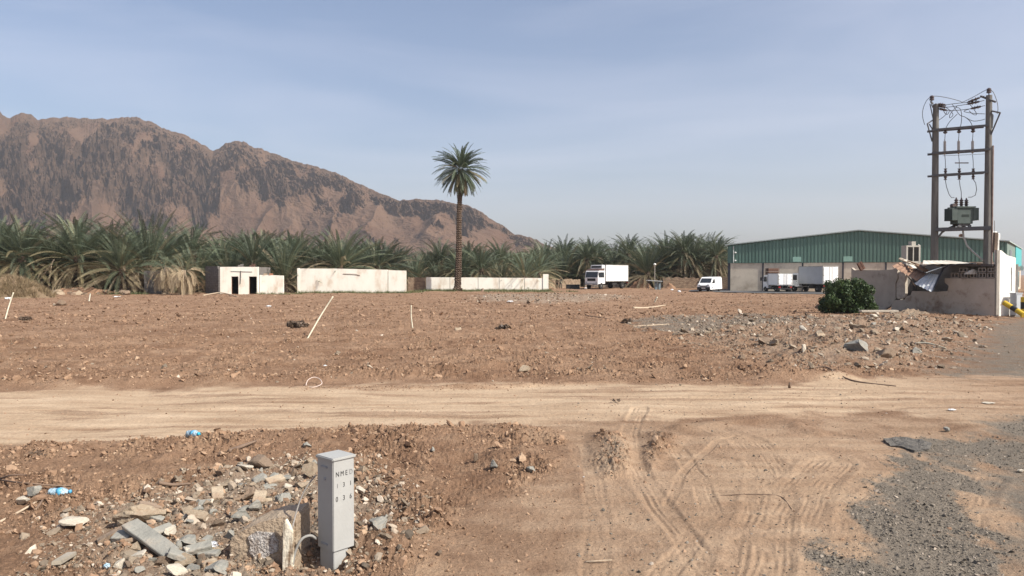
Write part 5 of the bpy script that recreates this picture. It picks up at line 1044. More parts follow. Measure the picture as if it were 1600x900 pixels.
for i, (pts) in enumerate([[(1477, 281), (1479, 292), (1483, 304), (1487, 309), (1491.3, 308.5)], [(1498.8, 281), (1500, 290), (1502, 300), (1502, 309)], [(1520.6, 280), (1524.5, 286), (1526, 296), (1524, 305), (1518, 308), (1512.6, 308)]]):
    bt('jumper_wire', [T(*q) for q in pts], .02, CAB, 6)
# transformer
TG = M('transformer_green', (.065, .085, .075), (.09, .11, .10), rough=.5, bump=0); trf = MB(); a, b = T(1486, 352.5), T(1518.7, 323.5); cx_, cy_ = (a.x + b.x) / 2, (a.y + b.y) / 2; hw2 = (b.x - a.x) / 2
o_t = thing('transformer', 'dark green oil transformer with side cooling fins on the platform between the two poles', 'transformer', (cx_, cy_, a.z)); H2 = b.z - a.z
m_ = MB(); m_.bb(-hw2, hw2, -.4, .4, .07, H2 - .05); m_.build('tank', TG, o_t, bevel=.02); m_ = MB(); m_.bb(-hw2 - .12, hw2 + .12, -.48, .48, H2 - .048, H2 + .03); m_.build('lid', TG, o_t)
for s in (-1, 1):
    m_ = MB(); w3 = 8.6 * 46 / F
    for k in range(9): y = -.40 + k * .1; m_.bb(min(s * (hw2 + .003), s * (hw2 + w3)), max(s * (hw2 + .003), s * (hw2 + w3)), y - .022, y + .022, .28, H2 - .06)
    m_.bb(min(s * (hw2 + .002), s * (hw2 + w3 * .9)), max(s * (hw2 + .002), s * (hw2 + w3 * .9)), -.36, .36, H2 - .2, H2 - .12); m_.build('cooling_fins', TG, o_t)
m_ = MB(); [m_.bb(-hw2 + .1, hw2 - .1, y, y + .08, -.06, .068) for y in (-.3, .22)]; [m_.lathe((x, y, -.06), [(.09, -.05), (.09, .05)], 10, axis='Y') for x in (-hw2 + .15, hw2 - .15) for y in (-.3, .26)]; m_.build('base_rail', IRON, o_t)
m_ = MB(); m_.bb(-.22, .22, -.412, -.402, H2 * .45, H2 * .58); m_.build('nameplate', M('plate_dark', (.03, .04, .035), bump=0), o_t)
for px in bush_x:
    x = T(px, 320).x - cx_; z1 = T(px, 309).z - a.z; m_ = MB(); pr_ = [(.09, H2)]
    for k in range(8): pr_ += [(.13 if k % 2 == 0 else .06, H2 + .05 + k * (z1 - H2 - .1) / 8)]
    pr_ += [(.03, z1)]; m_.lathe((x, 0, 0), pr_, 12); m_.build('bushing', INS, o_t)
m_ = MB(); m_.bb(T(1488, 317).x - cx_, T(1516, 317).x - cx_, -.03, .03, T(0, 317.5).z - a.z - 0, T(0, 317.5).z - a.z + .06); m_.build('bus_bar', INS, o_t)
m_ = MB(); m_.lathe((-hw2 - .05, 0, H2 + .12), [(.12, -.15), (.12, .15)], 12, axis='Y'); m_.build('breather', INS, o_t)
bt('low_voltage_cable', [T(1488, 354), T(1481, 357), T(1472, 363), T(1464, 373), T(1460.5, 385), T(1460, 420)], .06, CAB, 8)
bt('low_voltage_cable', [T(1504, 353), T(1505.5, 370), T(1511, 384), T(1522, 395), T(1533, 404), T(1540, 410)], .055, M('cable_light', (.42, .41, .38), bump=0), 8)
# tops: brackets, strain insulators, wires
def q(x, y): return (1420 + x / 5, 120 + y / 5)
def dpt(x, y, dy=0): p = T(*q(x, y)); return p + Vector((0, dy, 0))
m_ = MB(); m_.tube([dpt(150, 203, -.3), dpt(210, 200, .3)], .05, 4); m_.tube([dpt(165, 210), dpt(190, 330), dpt(185, 490)], .03, 6); m_.tube([dpt(124, 375, -.3), dpt(185, 340)], .045, 6); m_.tube([dpt(124, 375, -.3), dpt(182, 505)], .04, 6); m_.tube([dpt(160, 370), dpt(188, 415)], .035, 6); m_.tube([dpt(155, 205, -.3), dpt(186, 240)], .03, 6); m_.build('top_bracket', IRON, tr, org=org)
m_ = MB(); m_.tube([dpt(590, 140, .35), dpt(648, 207, -.35)], .07, 4); m_.tube([dpt(625, 180), dpt(620, 480)], .03, 6); m_.tube([dpt(640, 265), dpt(690, 290, -.3)], .05, 6); m_.tube([dpt(688, 290, -.3), dpt(628, 485)], .045, 6); m_.tube([dpt(655, 300), dpt(648, 400)], .06, 6); m_.tube([dpt(620, 270), dpt(655, 300)], .06, 6); m_.build('top_bracket', IRON, tr, org=org)
for x, y in ((180, 168), (626, 110)):
    p = dpt(x, y); m_ = MB(); m_.lathe(p - Vector((0, 0, .12)), [(.03, -.35), (.03, -.02), (.13, 0), (.13, .1), (.09, .12), (.13, .16), (.12, .25), (.04, .3)], 12); m_.build('pin_insulator', INS, tr, org=org)
for (x0, y0), (x1, y1) in [((205, 210), (290, 220)), ((205, 225), (290, 238)), ((215, 245), (300, 262)), ((590, 150), (455, 200)), ((590, 185), (450, 215)), ((595, 225), (480, 250))]:
    a, b = dpt(x0, y0), dpt(x1, y1); m_ = MB(); m_.tube([a, a.lerp(b, .3)], .02, 6)
    rr = []; pts = []
    for k in range(14): f = .28 + k * .05; pts.append(a.lerp(b, f)); rr.append(.055 if k % 2 else (.13 if k in (4, 8) else .07))
    m_.tube(pts, rr, 10); m_.tube([a.lerp(b, .93), b], .03, 6); m_.build('strain_insulator', INS, tr, org=org)
for pts in [[(290, 220), (340, 212), (400, 205), (455, 200)], [(290, 238), (350, 232), (450, 215)], [(300, 262), (380, 262), (480, 250)], [(180, 152), (230, 152), (320, 168), (400, 190), (420, 197), (500, 160), (590, 110), (626, 97)], [(180, 152), (140, 185), (112, 250), (108, 310), (124, 375)], [(626, 97), (660, 120), (688, 190), (697, 250), (690, 290)],
            [(300, 262), (285, 300), (225, 345), (200, 360)], [(455, 200), (490, 230), (530, 290), (505, 295), (470, 265)], [(340, 215), (370, 260), (400, 300), (440, 315), (480, 350), (500, 395)], [(370, 240), (400, 250), (413, 300), (408, 370), (395, 400)], [(290, 238), (330, 270), (345, 300), (320, 320), (325, 290), (380, 225)], [(480, 250), (430, 270), (500, 285), (595, 290)], [(440, 315), (500, 345), (560, 340), (595, 330)], [(380, 290), (320, 350), (290, 400)], [(290, 220), (275, 270), (300, 295), (320, 262)]]:
    P_ = [dpt(*a) for a in pts]
    # smooth
    S_ = []
    for i in range(len(P_) - 1):
        p0, p1, p2, p3 = P_[max(i - 1, 0)], P_[i], P_[i + 1], P_[min(i + 2, len(P_) - 1)]
        for k in range(5): t_ = k / 5; S_.append(.5 * ((2 * p1) + (p2 - p0) * t_ + (2 * p0 - 5 * p1 + 4 * p2 - p3) * t_ ** 2 + (3 * p1 - p0 - 3 * p2 + p3) * t_ ** 3))
    S_.append(P_[-1]); bt('line_wire', S_, .019, CAB, 5)
bt('earth_wire', [T(1473, 243.5), T(1541, 240.5)], .012, CAB, 5)

# ------------------------------------------------------------------ FOREGROUND CABINET
CG = M('cabinet_grey', (.36, .36, .345), (.32, .32, .305), scale=3, rough=.55, bump=.06, bscale=30, dirt=(.30, .28, .26), dscale=7, dlo=.6, dhi=.75)
cbp = G(521, 880); CD = cbp.y; CS = CD / F
th1 = R(-40)   # direction of the left face runs away to the left
rz = R(48)
cab = thing('service_cabinet', 'grey metal service cabinet with stencilled letters in the foreground', 'service cabinet', (cbp.x, CD, 0), rz)
# local axes: corner nearest the camera is at (0,0); right face runs along +x, left face along +y
zb = AT(520, 864, CD).z; zt_ = AT(520, 721, CD).z; ztop_ = AT(520, 717.5, CD).z; zlow = AT(520, 905, CD).z
wr_, wl_ = .195, .21
m_ = MB(); m_.bb(0, wr_, 0, wl_, zb, zt_); m_.build('casing', CG, cab, bevel=.006)
m_ = MB(); m_.bb(-.012, wr_ + .012, -.012, wl_ + .012, zt_ - .004, ztop_ + .004); 
body = m_.build('lid', CG, cab, bevel=.007)
m_ = MB(); m_.bb(.012, wr_ - .05, .014, wl_ - .014, zlow - .25, zb + .001); m_.build('pedestal', CG, cab, bevel=.004)
for z in (zt_ - .06, zb + .045):
    m_ = MB(); m_.box((-.004, wl_ * .55, z), (.012, .085, .014)); m_.build('catch', M('catch_grey', (.30, .31, .32), bump=0, rough=.5), cab, bevel=.003)
m_ = MB(); m_.lathe((-.004, wl_ * .5, zb + .55), [(.011, -.006), (.011, .006)], 12, axis='X'); m_.build('lock', M('catch_grey', (.30, .31, .32), bump=0, rough=.5), cab)
INK = M('black_ink', (.045, .045, .045), bump=0, rough=.8); INKF = M('faded_ink', (.20, .20, .20), bump=0, rough=.8)
def letter(ch, x, z, h, ink=INK, sx=.72):
    cu = bpy.data.curves.new('t', 'FONT'); cu.body = ch; cu.size = h * 1.38; cu.align_x = 'CENTER'; cu.extrude = .0006; cu.resolution_u = 3; o = bpy.data.objects.new('t', cu); col.objects.link(o)
    bpy.context.view_layer.update(); me = bpy.data.meshes.new_from_object(o.evaluated_get(bpy.context.evaluated_depsgraph_get())); bpy.data.objects.remove(o); bpy.data.curves.remove(cu)
    me.materials.clear(); me.materials.append(ink); l = link('lettering', me, cab, (x, -.0018, z), (R(90), 0, 0)); l.scale = (sx, 1, 1)
ls = 1 / 206.
zL = lambda py: AT(535, py, CD + .05).z
for ch, fx, ink in (('N', .20, INK), ('M', .42, INK), ('E', .62, INK), ('D', .84, INKF)): letter(ch, fx * wr_, zL(744), .040, ink, .78)
for ch, fx, ink in (('1', .20, INKF), ('3', .50, INK), ('1', .82, INK)): letter(ch, fx * wr_, zL(761.5), .036, ink, .8)
for ch, fx in (('0', .17), ('3', .50), ('6', .82)): letter(ch, fx * wr_, zL(782.5), .040, INK, .8)
def curve(name, label, pts, r, mat, cat, kindp=None, sub=5, n=6):
    P_ = [Vector(p) for p in pts]; S_ = []
    for i in range(len(P_) - 1):
        p0, p1, p2, p3 = P_[max(i - 1, 0)], P_[i], P_[i + 1], P_[min(i + 2, len(P_) - 1)]
        for k in range(sub): t_ = k / sub; S_.append(.5 * ((2 * p1) + (p2 - p0) * t_ + (2 * p0 - 5 * p1 + 4 * p2 - p3) * t_ ** 2 + (3 * p1 - p0 - 3 * p2 + p3) * t_ ** 3))
    S_.append(P_[-1]); rr = r if not hasattr(r, '__len__') else list(np.interp(np.linspace(0, 1, len(S_)), np.linspace(0, 1, len(r)), r))
    m_ = MB(); m_.tube([p - P_[0] for p in S_], rr, n); return tag(m_.build(name, mat, loc=P_[0], smooth=True), label, cat)
curve('steel_rod', 'thin grey rod leaning against the left side of the cabinet', [AT(493, 743, CD + .14), AT(478, 763, CD + .10), AT(466, 790, CD + .06), AT(455, 832, CD - .02)], .0065, M('rod_grey', (.33, .31, .29), (.2, .18, .16), bump=0), 'rod')
curve('cable_loop', 'grey cable bent in an arch at the foot of the cabinet', [AT(494, 842, CD + .10), AT(485, 837, CD + .06), AT(472, 842, CD + .02), AT(462, 860, CD), AT(457, 882, CD - .02)], .011, M('cable_grey2', (.28, .27, .25), bump=0), 'cable')

# ------------------------------------------------------------------ STONES
CORE0 = W([(165, 850), (230, 805), (330, 790), (400, 760), (470, 760), (440, 805), (360, 815), (345, 890), (240, 910), (180, 900)]); KEEP0 = W([(345, 832), (500, 826), (505, 960), (338, 960)])
SLATE = M('slate_stone', (.21, .205, .18), (.31, .295, .255), scale=4, rough=.9, bump=.4, bscale=30, dirt=(.36, .29, .22), dscale=3, dlo=.55, dhi=.75)
LIME = M('beige_stone', (.38, .31, .225), (.28, .215, .15), scale=5, rough=.95, bump=.6, bscale=30, dirt=(.30, .21, .145), dscale=4, dlo=.5, dhi=.7)
BRST = M('brown_stone', (.27, .20, .145), (.20, .145, .10), scale=5, rough=.97, bump=.7, bscale=25)
PALE = M('pale_stone_piece', (.50, .45, .37), (.38, .33, .26), scale=5, rough=.9, bump=.4, bscale=30)
CONC = M('old_concrete', (.34, .265, .19), (.27, .20, .14), scale=4, rough=.95, bump=.7, bscale=40, dirt=(.44, .37, .28), dscale=5, dlo=.55, dhi=.7)
REDB = M('red_brick', (.36, .17, .10), (.28, .13, .08), scale=5, rough=.95, bump=.4)
def rockmesh(name, seed, cuts, mat, sub=3, rough_=.05, box=False):
    r_ = np.random.default_rng(seed); V, Fa = ico(sub)
    if box: V = np.sign(V) * np.abs(V) ** .35; V = V / np.abs(V).max(0)
    for _ in range(cuts):
        d = r_.normal(size=3); d /= np.linalg.norm(d); t = r_.uniform(.38, .72); ex = np.clip(V @ d - t, 0, None); V = V - ex[:, None] * d
    V = V * (1 + rough_ * fbm(V[:, 0] * 2.5 + seed, V[:, 1] * 2.5 + V[:, 2] * 3.1, 3, seed))[:, None]; V = V / np.abs(V).max(0)
    return np_mesh(name, V, [Fa], mat)
RM = {}
for k, (mt, nm) in enumerate([(SLATE, 's'), (LIME, 'l'), (BRST, 'b'), (PALE, 'p')]):
    RM[nm] = [rockmesh('stone', 100 + k * 10 + i, 9, mt, 3, .06, box=(i % 2 == 0)) for i in range(5)]
RM['b'][0] = RM['b'][1]; RM['l'].append(rockmesh('stone', 177, 5, LIME, 4, .16))
def stone(px, py, wpx, hpx, typ, label, rz=None, tilt=(0, 0), group=None, name='stone', dpx=None, var=None, sink=.25, cat='stone', dz=0):
    p = GP(px, py + hpx * .45); z = p.z; s = p.y / F
    me = RM[typ][random.randrange(5) if var is None else var]; o = link(name, me, None, (p.x, p.y + wpx * s * .3, z + hpx * s * (.5 - sink * .5) + dz), (R(tilt[0]), R(tilt[1]), random.uniform(0, 6.28) if rz is None else R(rz)))
    o.scale = (wpx * s / 2, (dpx or wpx * .75) * s / 2, hpx * s / 2 * 1.1); return tag(o, label, cat, group)
stone(207, 806, 78, 44, 'l', 'biggest rounded beige boulder on the rubble pile at the left', rz=10, name='boulder', var=5, dpx=60)
stone(110, 821, 44, 16, 'p', 'pale white flat stone at the left end of the rubble pile', rz=0, var=0)
stone(262, 833, 26, 20, 'p', 'light angular stone right behind the long grey slab', var=2)
stone(305, 806, 30, 22, 'l', 'squarish grey-brown stone at the back of the rubble pile', var=2)
stone(286, 844, 52, 18, 's', 'flat grey slab lying right of the long tilted slab', rz=12, tilt=(8, -5), var=0, dpx=40)
stone(196, 860, 56, 16, 'l', 'flat beige slab in front of the boulder', rz=-4, tilt=(0, 3), var=0, dpx=34)
stone(248, 864, 44, 16, 'l', 'second beige slab below the long tilted slab', rz=18, tilt=(-6, 4), var=4, dpx=30)
stone(337, 890, 52, 20, 's', 'blue-grey slab with a flat top at the bottom edge', rz=4, var=0, dpx=40, tilt=(14, 0))
stone(358, 833, 22, 20, 's', 'small square slate block at the top left corner of the concrete block', rz=8, var=0, dpx=20)
stone(374, 811, 34, 22, 's', 'grey slate piece with a pointed edge behind the concrete block', rz=30, var=2, tilt=(20, 0))
stone(444, 778, 30, 22, 's', 'light grey slate piece standing left of the cabinet', rz=40, var=4, tilt=(35, 10))
stone(395, 790, 26, 20, 's', 'grey tilted slate piece at the middle of the rubble pile', rz=60, var=2, tilt=(30, 0))
stone(483, 733, 32, 24, 'l', 'beige stone touching the cabinet at its upper left', var=1, dz=.02)
stone(457, 737, 14, 24, 'b', 'narrow upright brown stone left of the cabinet top', var=3)
stone(403, 722, 42, 20, 'b', 'rounded brown stone above the rubble pile', var=1)
stone(250, 877, 30, 20, 'b', 'brown rough stone at the bottom of the rubble pile', var=1)
stone(285, 880, 34, 24, 'l', 'rough beige stone left of the concrete block', var=1)
stone(184, 885, 20, 20, 'p', 'pale rough stone at the lower left of the pile', var=3)
stone(292, 862, 24, 14, 'p', 'light stone between slabs and concrete block', var=3)
stone(590, 820, 44, 16, 's', 'grey slate slab half buried right of the cabinet', rz=-25, var=0, tilt=(16, 8))
stone(603, 812, 20, 14, 's', 'small grey stone at the right tip of the half-buried slab', var=2)
stone(562, 760, 20, 18, 'p', 'pale stone just right of the cabinet', var=1)
stone(567, 734, 18, 14, 'l', 'beige stone right of the cabinet lid', var=1)
stone(770, 727, 19, 17, 's', 'blue-grey stone on the clods, left of its pair', var=2); stone(828, 736, 19, 14, 's', 'blue-grey stone on the clods, right of its pair', var=4)
stone(477, 695, 18, 10, 's', 'flat grey stone on the bank beyond the cabinet', var=0, dpx=14); stone(675, 703, 11, 9, 's', 'little grey stone on the bank right of the cabinet', var=2)
stone(743, 713, 9, 16, 'b', 'upright reddish brick piece beside the blue-grey stones', var=2)
stone(47, 776, 26, 20, 's', 'rounded grey stone next to the crushed bottle at the left', var=1); stone(33, 784, 24, 14, 'p', 'pale piece leaning under the rounded grey stone', var=0)
stone(1482, 671, 12, 9, 's', 'small round grey stone on the sandy track at the right', var=1)
stone(685, 865, 14, 12, 'b', 'dark brown clod low right of the cabinet', var=3); stone(820, 576, 20, 13, 'l', 'beige rough stone on the bank at the far side of the track', var=1)
stone(1160, 557, 14, 12, 'b', 'brown stone between the field and the right rubble pile', var=1); stone(1271, 577, 12, 13, 'l', 'pointed beige stone by the far edge of the sandy track', var=4)
# long tilted slab
def roughen(me, amp, freq, cuts=4):
    import bmesh as _b
    bm = _b.new(); bm.from_mesh(me); _b.ops.triangulate(bm, faces=bm.faces)
    for _ in range(cuts): _b.ops.subdivide_edges(bm, edges=[e for e in bm.edges if e.calc_length() > .05], cuts=1); _b.ops.triangulate(bm, faces=bm.faces)
    for v in bm.verts: v.co += Vector(mnoise.noise_vector(v.co * freq)) * amp + Vector(mnoise.noise_vector(v.co * freq * 3.3)) * amp * .5
    bm.to_mesh(me); bm.free()
def slab(name, label, a, b, wid, th, mat, cat='slab', roll=0):
    a, b = Vector(a), Vector(b); d = b - a; q = d.to_track_quat('X', 'Z').to_matrix() @ Matrix.Rotation(R(roll), 3, 'X'); m_ = MB(); m_.box((0, 0, 0), (d.length, wid, th), rot=q); o = m_.build(name, mat, loc=(a + b) / 2, bevel=.004)
    # break up the straight edges
    me = o.data; import bmesh as _b; bm = _b.new(); bm.from_mesh(me); _b.ops.subdivide_edges(bm, edges=bm.edges, cuts=3, use_grid_fill=True)
    for v in bm.verts: v.co += Vector(mnoise.noise_vector(v.co * 14 + a)) * th * .13
    bm.to_mesh(me); bm.free(); return tag(o, label, cat)
zA = lambda x, y, dz: GP(x, y, dz)
g1 = G(200, 832); g2 = G(268, 868)
slab('stone_slab', 'long thin grey slab tilted down across the middle of the rubble pile', GP(203, 842, .13), GP(268, 872, .045), .13, .04, SLATE, roll=14)
slab('stone_slab', 'narrow brown slab leaning left of the long grey slab', GP(192, 838, .07), GP(152, 850, .02), .10, .03, BRST)
slab('concrete_slab', 'flat grey board-like stone lying at the bottom left', GP(112, 870, .03), GP(88, 896, .02), .07, .03, M('dusty_board', (.36, .32, .26), (.3, .26, .2), bump=.3))
random.seed(12); k = 0
for (x, y), mt in zip(in_poly(46, CORE0), [SLATE, LIME, SLATE, BRST] * 12):
    if poly_sd(np.array([x]), np.array([y]), KEEP0)[0] > 0 or k >= 24: continue
    a_ = random.uniform(0, 6.28); l_ = random.uniform(.08, .20); z_ = hgt(x, y) + .025; t_ = random.uniform(-.04, .09); wd2 = {id(SLATE): 'grey slate', id(LIME): 'beige', id(BRST): 'brown'}[id(mt)]; k += 1
    slab('flat_stone', 'flat ' + wd2 + ' plate-like stone among the rubble left of the cabinet', (x, y, z_), (x + l_ * math.cos(a_), y + l_ * math.sin(a_), z_ + t_), l_ * random.uniform(.4, .75), random.uniform(.022, .04), mt, cat='stone', roll=random.uniform(-25, 25))['group'] = wd2 + ' flat stones of the near rubble pile'
# big concrete block with the silver patch
bY = CD + .02; a = AT(356, 884, bY); b = AT(460, 884, bY); tz = AT(356, 836, bY + .1).z; tz2 = AT(450, 812, bY + .1).z
blk = thing('concrete_block', 'big broken concrete block with a silvery patch left of the cabinet', 'concrete block', (a.x, bY, 0))
def blockmesh():
    import bmesh as _b
    Wd = b.x - a.x; z0_ = a.z - .2; top = [(0.05, AT(0, 838, bY).z), (Wd * .25, AT(0, 829, bY).z), (Wd * .62, AT(0, 815, bY).z), (Wd * .98, AT(0, 811, bY).z)]
    prof = [(0, z0_), (Wd, z0_), (Wd, top[3][1] - .02)] + top[::-1][0:1] + top[::-1][1:] + [(0.0, AT(0, 850, bY).z)]
    m_ = MB(); m_.prism(prof, lambda u, v, s: Vector((u + s * .03, s * .30 + (v - z0_) * .10, v + s * .02))); me = m_.mesh('block', CONC, bevel=.012); bm = _b.new(); bm.from_mesh(me); _b.ops.triangulate(bm, faces=bm.faces); 
    for _ in range(4): _b.ops.subdivide_edges(bm, edges=[e for e in bm.edges if e.calc_length() > .035], cuts=1)
    _b.ops.triangulate(bm, faces=bm.faces)
    for v in bm.verts: v.co += Vector(mnoise.noise_vector(v.co * 9)) * .010 + Vector(mnoise.noise_vector(v.co * 34)) * .005
    bm.to_mesh(me); bm.free(); return me
link('block', blockmesh(), blk)
PM = M('silver_patch', (.46, .43, .40), (.26, .22, .19), scale=22, rough=.5, bump=1.0, bscale=55, lo=.42, hi=.6, metallic=.15)
pts = [(384, 842), (396, 834), (425, 836), (433, 850), (432, 864), (422, 868), (414, 873), (412, 884), (399, 884), (394, 872), (387, 866), (388, 855)]
m_ = MB(); pc = [AT(x, y, bY - .012) for x, y in pts]; zr_ = a.z - .2
m_.prism([(p.x - a.x, p.z) for p in pc], lambda u, v, s: Vector((u, -.016 + (v - zr_) * .10 + s * .03, v))); m_.build('patch', PM, blk, bevel=.003)
# white stake
sx0 = AT(440, 884, bY - .06); sx1 = AT(457, 884, bY - .06); tp1 = AT(446, 812, bY - .06); m_ = MB(); m_.prism([(0, -.15 + sx0.z), (sx1.x - sx0.x, -.15 + sx0.z), (sx1.x - sx0.x + .004, AT(0, 832, bY - .06).z), (tp1.x - sx0.x, tp1.z), (tp1.x - sx0.x - .02, AT(0, 818, bY).z)], lambda u, v, s: Vector((u, s * .045, v)))
tag(m_.build('wooden_stake', M('flaked_white_wood', (.66, .60, .48), (.24, .17, .11), scale=9, stretch=(3, 1, .5), rough=.9, bump=.5, lo=.5, hi=.62), loc=(sx0.x, bY - .06, 0), bevel=.004), 'pointed wooden stake with flaking white paint beside the cabinet', 'stake')
# pile stones: individuals
KEEP = W([(350, 836), (495, 830), (500, 960), (342, 960)])
def strew(n, poly, lo, hi, label, group, types, k=1.7, seed=1, flat=.62):
    random.seed(seed); P_ = in_poly(n, poly); out_ = []
    for x, y in P_:
        if poly_sd(np.array([x]), np.array([y]), KEEP)[0] > 0: continue
        s = float(psize(1, lo, hi, k)[0]); nm = random.choice(types); wd_ = {'s': 'grey slate', 'l': 'beige', 'b': 'brown', 'p': 'pale'}[nm]; lb2 = label.replace('stone', wd_ + ' stone', 1); g2 = wd_ + ' ' + group; o = link('stone', RM[nm][random.randrange(5)], None, (x, y, hgt(x, y) + s * flat * random.uniform(-.05, .5)), (random.uniform(-.5, .5), random.uniform(-.5, .5), random.uniform(0, 6.28)))
        o.scale = (s * random.uniform(.8, 1.25), s * random.uniform(.6, 1), s * flat * random.uniform(.6, 1.1)); tag(o, lb2, 'stone', g2)
CORE = W([(150, 850), (230, 800), (330, 785), (400, 740), (485, 725), (492, 800), (440, 805), (360, 815), (345, 890), (240, 920), (170, 910)])
UPP = W([(340, 740), (420, 722), (490, 725), (490, 800), (400, 800), (330, 790)])
strew(105, CORE, .028, .105, 'angular stone in the rubble pile left of the cabinet', 'stones of the near rubble pile', 'ssslllbbp', k=1.2, seed=3)
strew(34, UPP, .025, .09, 'angular stone on the upper part of the rubble left of the cabinet', 'stones of the upper near rubble', 'slslbp', seed=4)
strew(44, RUB2, .07, .30, 'broken stone in the rubble heap near the ruined shed', 'stones of the right rubble heap', 'lblbpsb', seed=5)
strew(12, RUB1, .07, .20, 'pale stone in the low band of rubble before the low white wall', 'stones of the far rubble band', 'lp', seed=6)
HEAPL = W([(50, 459), (240, 459), (240, 462), (50, 463)])
mound('stone_bank', 'low bank of earth and rubble under the left stone heap', AT(122, 450, 82).x, 82.5, 5.6, 1.6, .8, EARTH, seed=12)
strew(40, [((x - 800) / F * d, d) for x, d in [(58, 84), (195, 84), (200, 80), (62, 79)]], .28, .75, 'rough stone in the heap before the left end of the grove', 'stones of the left heap', 'bbl', seed=7, flat=.8)
# slabs of the right rubble heap
def px3(x, y): return GP(x, y)
stone(1350, 540, 44, 26, 's', 'large tilted brown-grey slab on the right rubble heap', rz=-20, tilt=(25, 15), var=0, dpx=30, name='concrete_slab', cat='slab')
stone(1391, 550, 36, 22, 'b', 'layered dark slab lying beside the large tilted one', rz=5, tilt=(-10, 5), var=0, dpx=30, name='concrete_slab', cat='slab')
stone(1338, 524, 10, 18, 'b', 'brick standing on end above the large tilted slab', var=0, tilt=(0, 15)); stone(1284, 520, 24, 10, 'l', 'flat beige stone on the right rubble heap', var=0); stone(1257, 541, 9, 14, 'p', 'small upright pale stone on the right rubble heap', var=2)
stone(1281, 478, 15, 9, 'b', 'round brown stone at the left foot of the green bush', var=1)
for i, (px, w_, lb) in enumerate([(1372, 60, 'whitewashed kerb-like slab in front of the green bush')]):
    q_ = G(px, 494); beam('concrete_slab', lb, (q_.x - .95, q_.y, hgt(q_.x, q_.y) + .22), (q_.x + .95, q_.y - .1, hgt(q_.x, q_.y) + .24), (.4, .10), PALE, 'slab')
for px, nm, lb in [(1345, 'b', 'brown block under the left of the whitewashed slab'), (1369, 'p', 'pale block under the middle of the whitewashed slab'), (1386, 'b', 'brown block under the right of the whitewashed slab'), (1405, 'l', 'beige stone right of the whitewashed slab'), (1428, 'l', 'rounded stone at the foot of the ruined wall')]:
    stone(px, 494, 14, 9, nm, lb, var=0 if nm != 'l' else 1, rz=0)
# broken asphalt slab on the right
def asphalt():
    pts = [(1380, 688), (1398, 684), (1420, 686), (1438, 688), (1455, 694), (1452, 703), (1430, 706), (1412, 700), (1392, 697)]
    P_ = [G(*p) for p in pts]; c = sum(P_, Vector()) / len(P_); z = hgt(c.x, c.y); m_ = MB(); m_.prism([(p.x - c.x, p.y - c.y) for p in P_], lambda u, v, s: Vector((u, v, -.03 + s * .06)))
    o = m_.build('asphalt_slab', M('broken_asphalt', (.085, .078, .07), (.15, .135, .115), scale=8, bump=.9, bscale=50), loc=(c.x, c.y, z)); roughen(o.data, .022, 9); tag(o, 'broken dark asphalt slab at the edge of the sandy track', 'slab')
asphalt()

# ------------------------------------------------------------------ LITTER, STICKS, POLES
PVC = M('pale_pole', (.56, .52, .40), (.46, .42, .32), rough=.6, bump=0)
curve('leaning_pole', 'long pale pole leaning to the right in the middle of the field', [GP(478, 529, -.05), AT(500, 495, G(480, 529).y + .35), AT(520.5, 463, G(480, 529).y + .6)], .027, PVC, 'pole')
curve('marker_post', 'short pale upright post in the middle of the field', [GP(645, 513, -.05), AT(642.5, 494, G(645, 513).y), AT(642.5, 477, G(645, 513).y)], .026, PVC, 'post')
curve('leaning_pole', 'pale pole leaning at the left edge of the field', [GP(8, 499, -.05), AT(14, 478, G(8, 499).y), AT(21, 457, G(8, 499).y + .2)], .032, PVC, 'pole')
curve('marker_post', 'small pale stick before the left stone heap', [GP(139, 470, -.05), AT(141, 459, G(139, 470).y)], .05, PVC, 'post')
curve('marker_post', 'short pale post leaning near the wooden plank', [GP(1022, 473, -.05), AT(1027, 464, G(1022, 473).y)], .06, PVC, 'post')
BR = M('dry_branch', (.20, .14, .10), (.12, .08, .06), scale=6, rough=.95, bump=.4); PB = M('pale_branch', (.46, .37, .27), (.36, .28, .2), scale=6, rough=.95, bump=.3)
def stick(pts, r, mat, label, name='stick', cat='stick'): return curve(name, label, [GP(x, y, r * .6 + (d[0] if d else 0)) for x, y, *d in pts], [r, r * .9, r * .5], mat, cat)
stick([(990, 483), (1012, 482), (1040, 479)], .07, PB, 'thick pale plank-like log lying in the far field', 'log', 'log')
stick([(0, 809), (35, 800, .01), (74, 781, .03)], .012, PB, 'thin dry stalk at the left reaching to the crushed bottle'); stick([(52, 801), (62, 790, .03), (76, 776, .06)], .012, BR, 'dark twig sticking out below the crushed bottle')
stick([(0, 752), (40, 758, .01), (110, 760, .01), (125, 752, .02)], .010, BR, 'long dark twig lying above the crushed bottle'); stick([(0, 745), (20, 748, .02), (42, 744, .01)], .011, BR, 'short forked twig at the left edge')
stick([(248, 766), (270, 763, .02), (298, 759, .01)], .020, BR, 'thick rough twig lying above the boulder', 'branch', 'branch')
stick([(358, 697), (378, 693, .02), (400, 692, .01)], .026, BR, 'dark splintered branch on the near bank of the track', 'branch', 'branch')
stick([(915, 879), (930, 880, .01), (956, 878, .01)], .008, PB, 'small pale twig at the bottom middle'); stick([(1113, 777), (1150, 774, .005), (1200, 774, .005), (1222, 778), (1237, 796)], .006, BR, 'thin curved twig on the tyre marks')
stick([(915, 494), (950, 498), (985, 503), (1040, 506)], .03, BR, 'long dark cable-like branch near the grey patch'); stick([(985, 511), (1020, 509), (1045, 507)], .03, PB, 'long pale stick on the grey gravel patch')
stick([(724, 473), (735, 468), (746, 465)], .04, PB, 'pale stick left of the far rubble band'); stick([(1430, 533), (1450, 540, .05), (1478, 545)], .035, PVC, 'white curved strip at the right of the rubble heap', 'plastic_strip', 'strip')
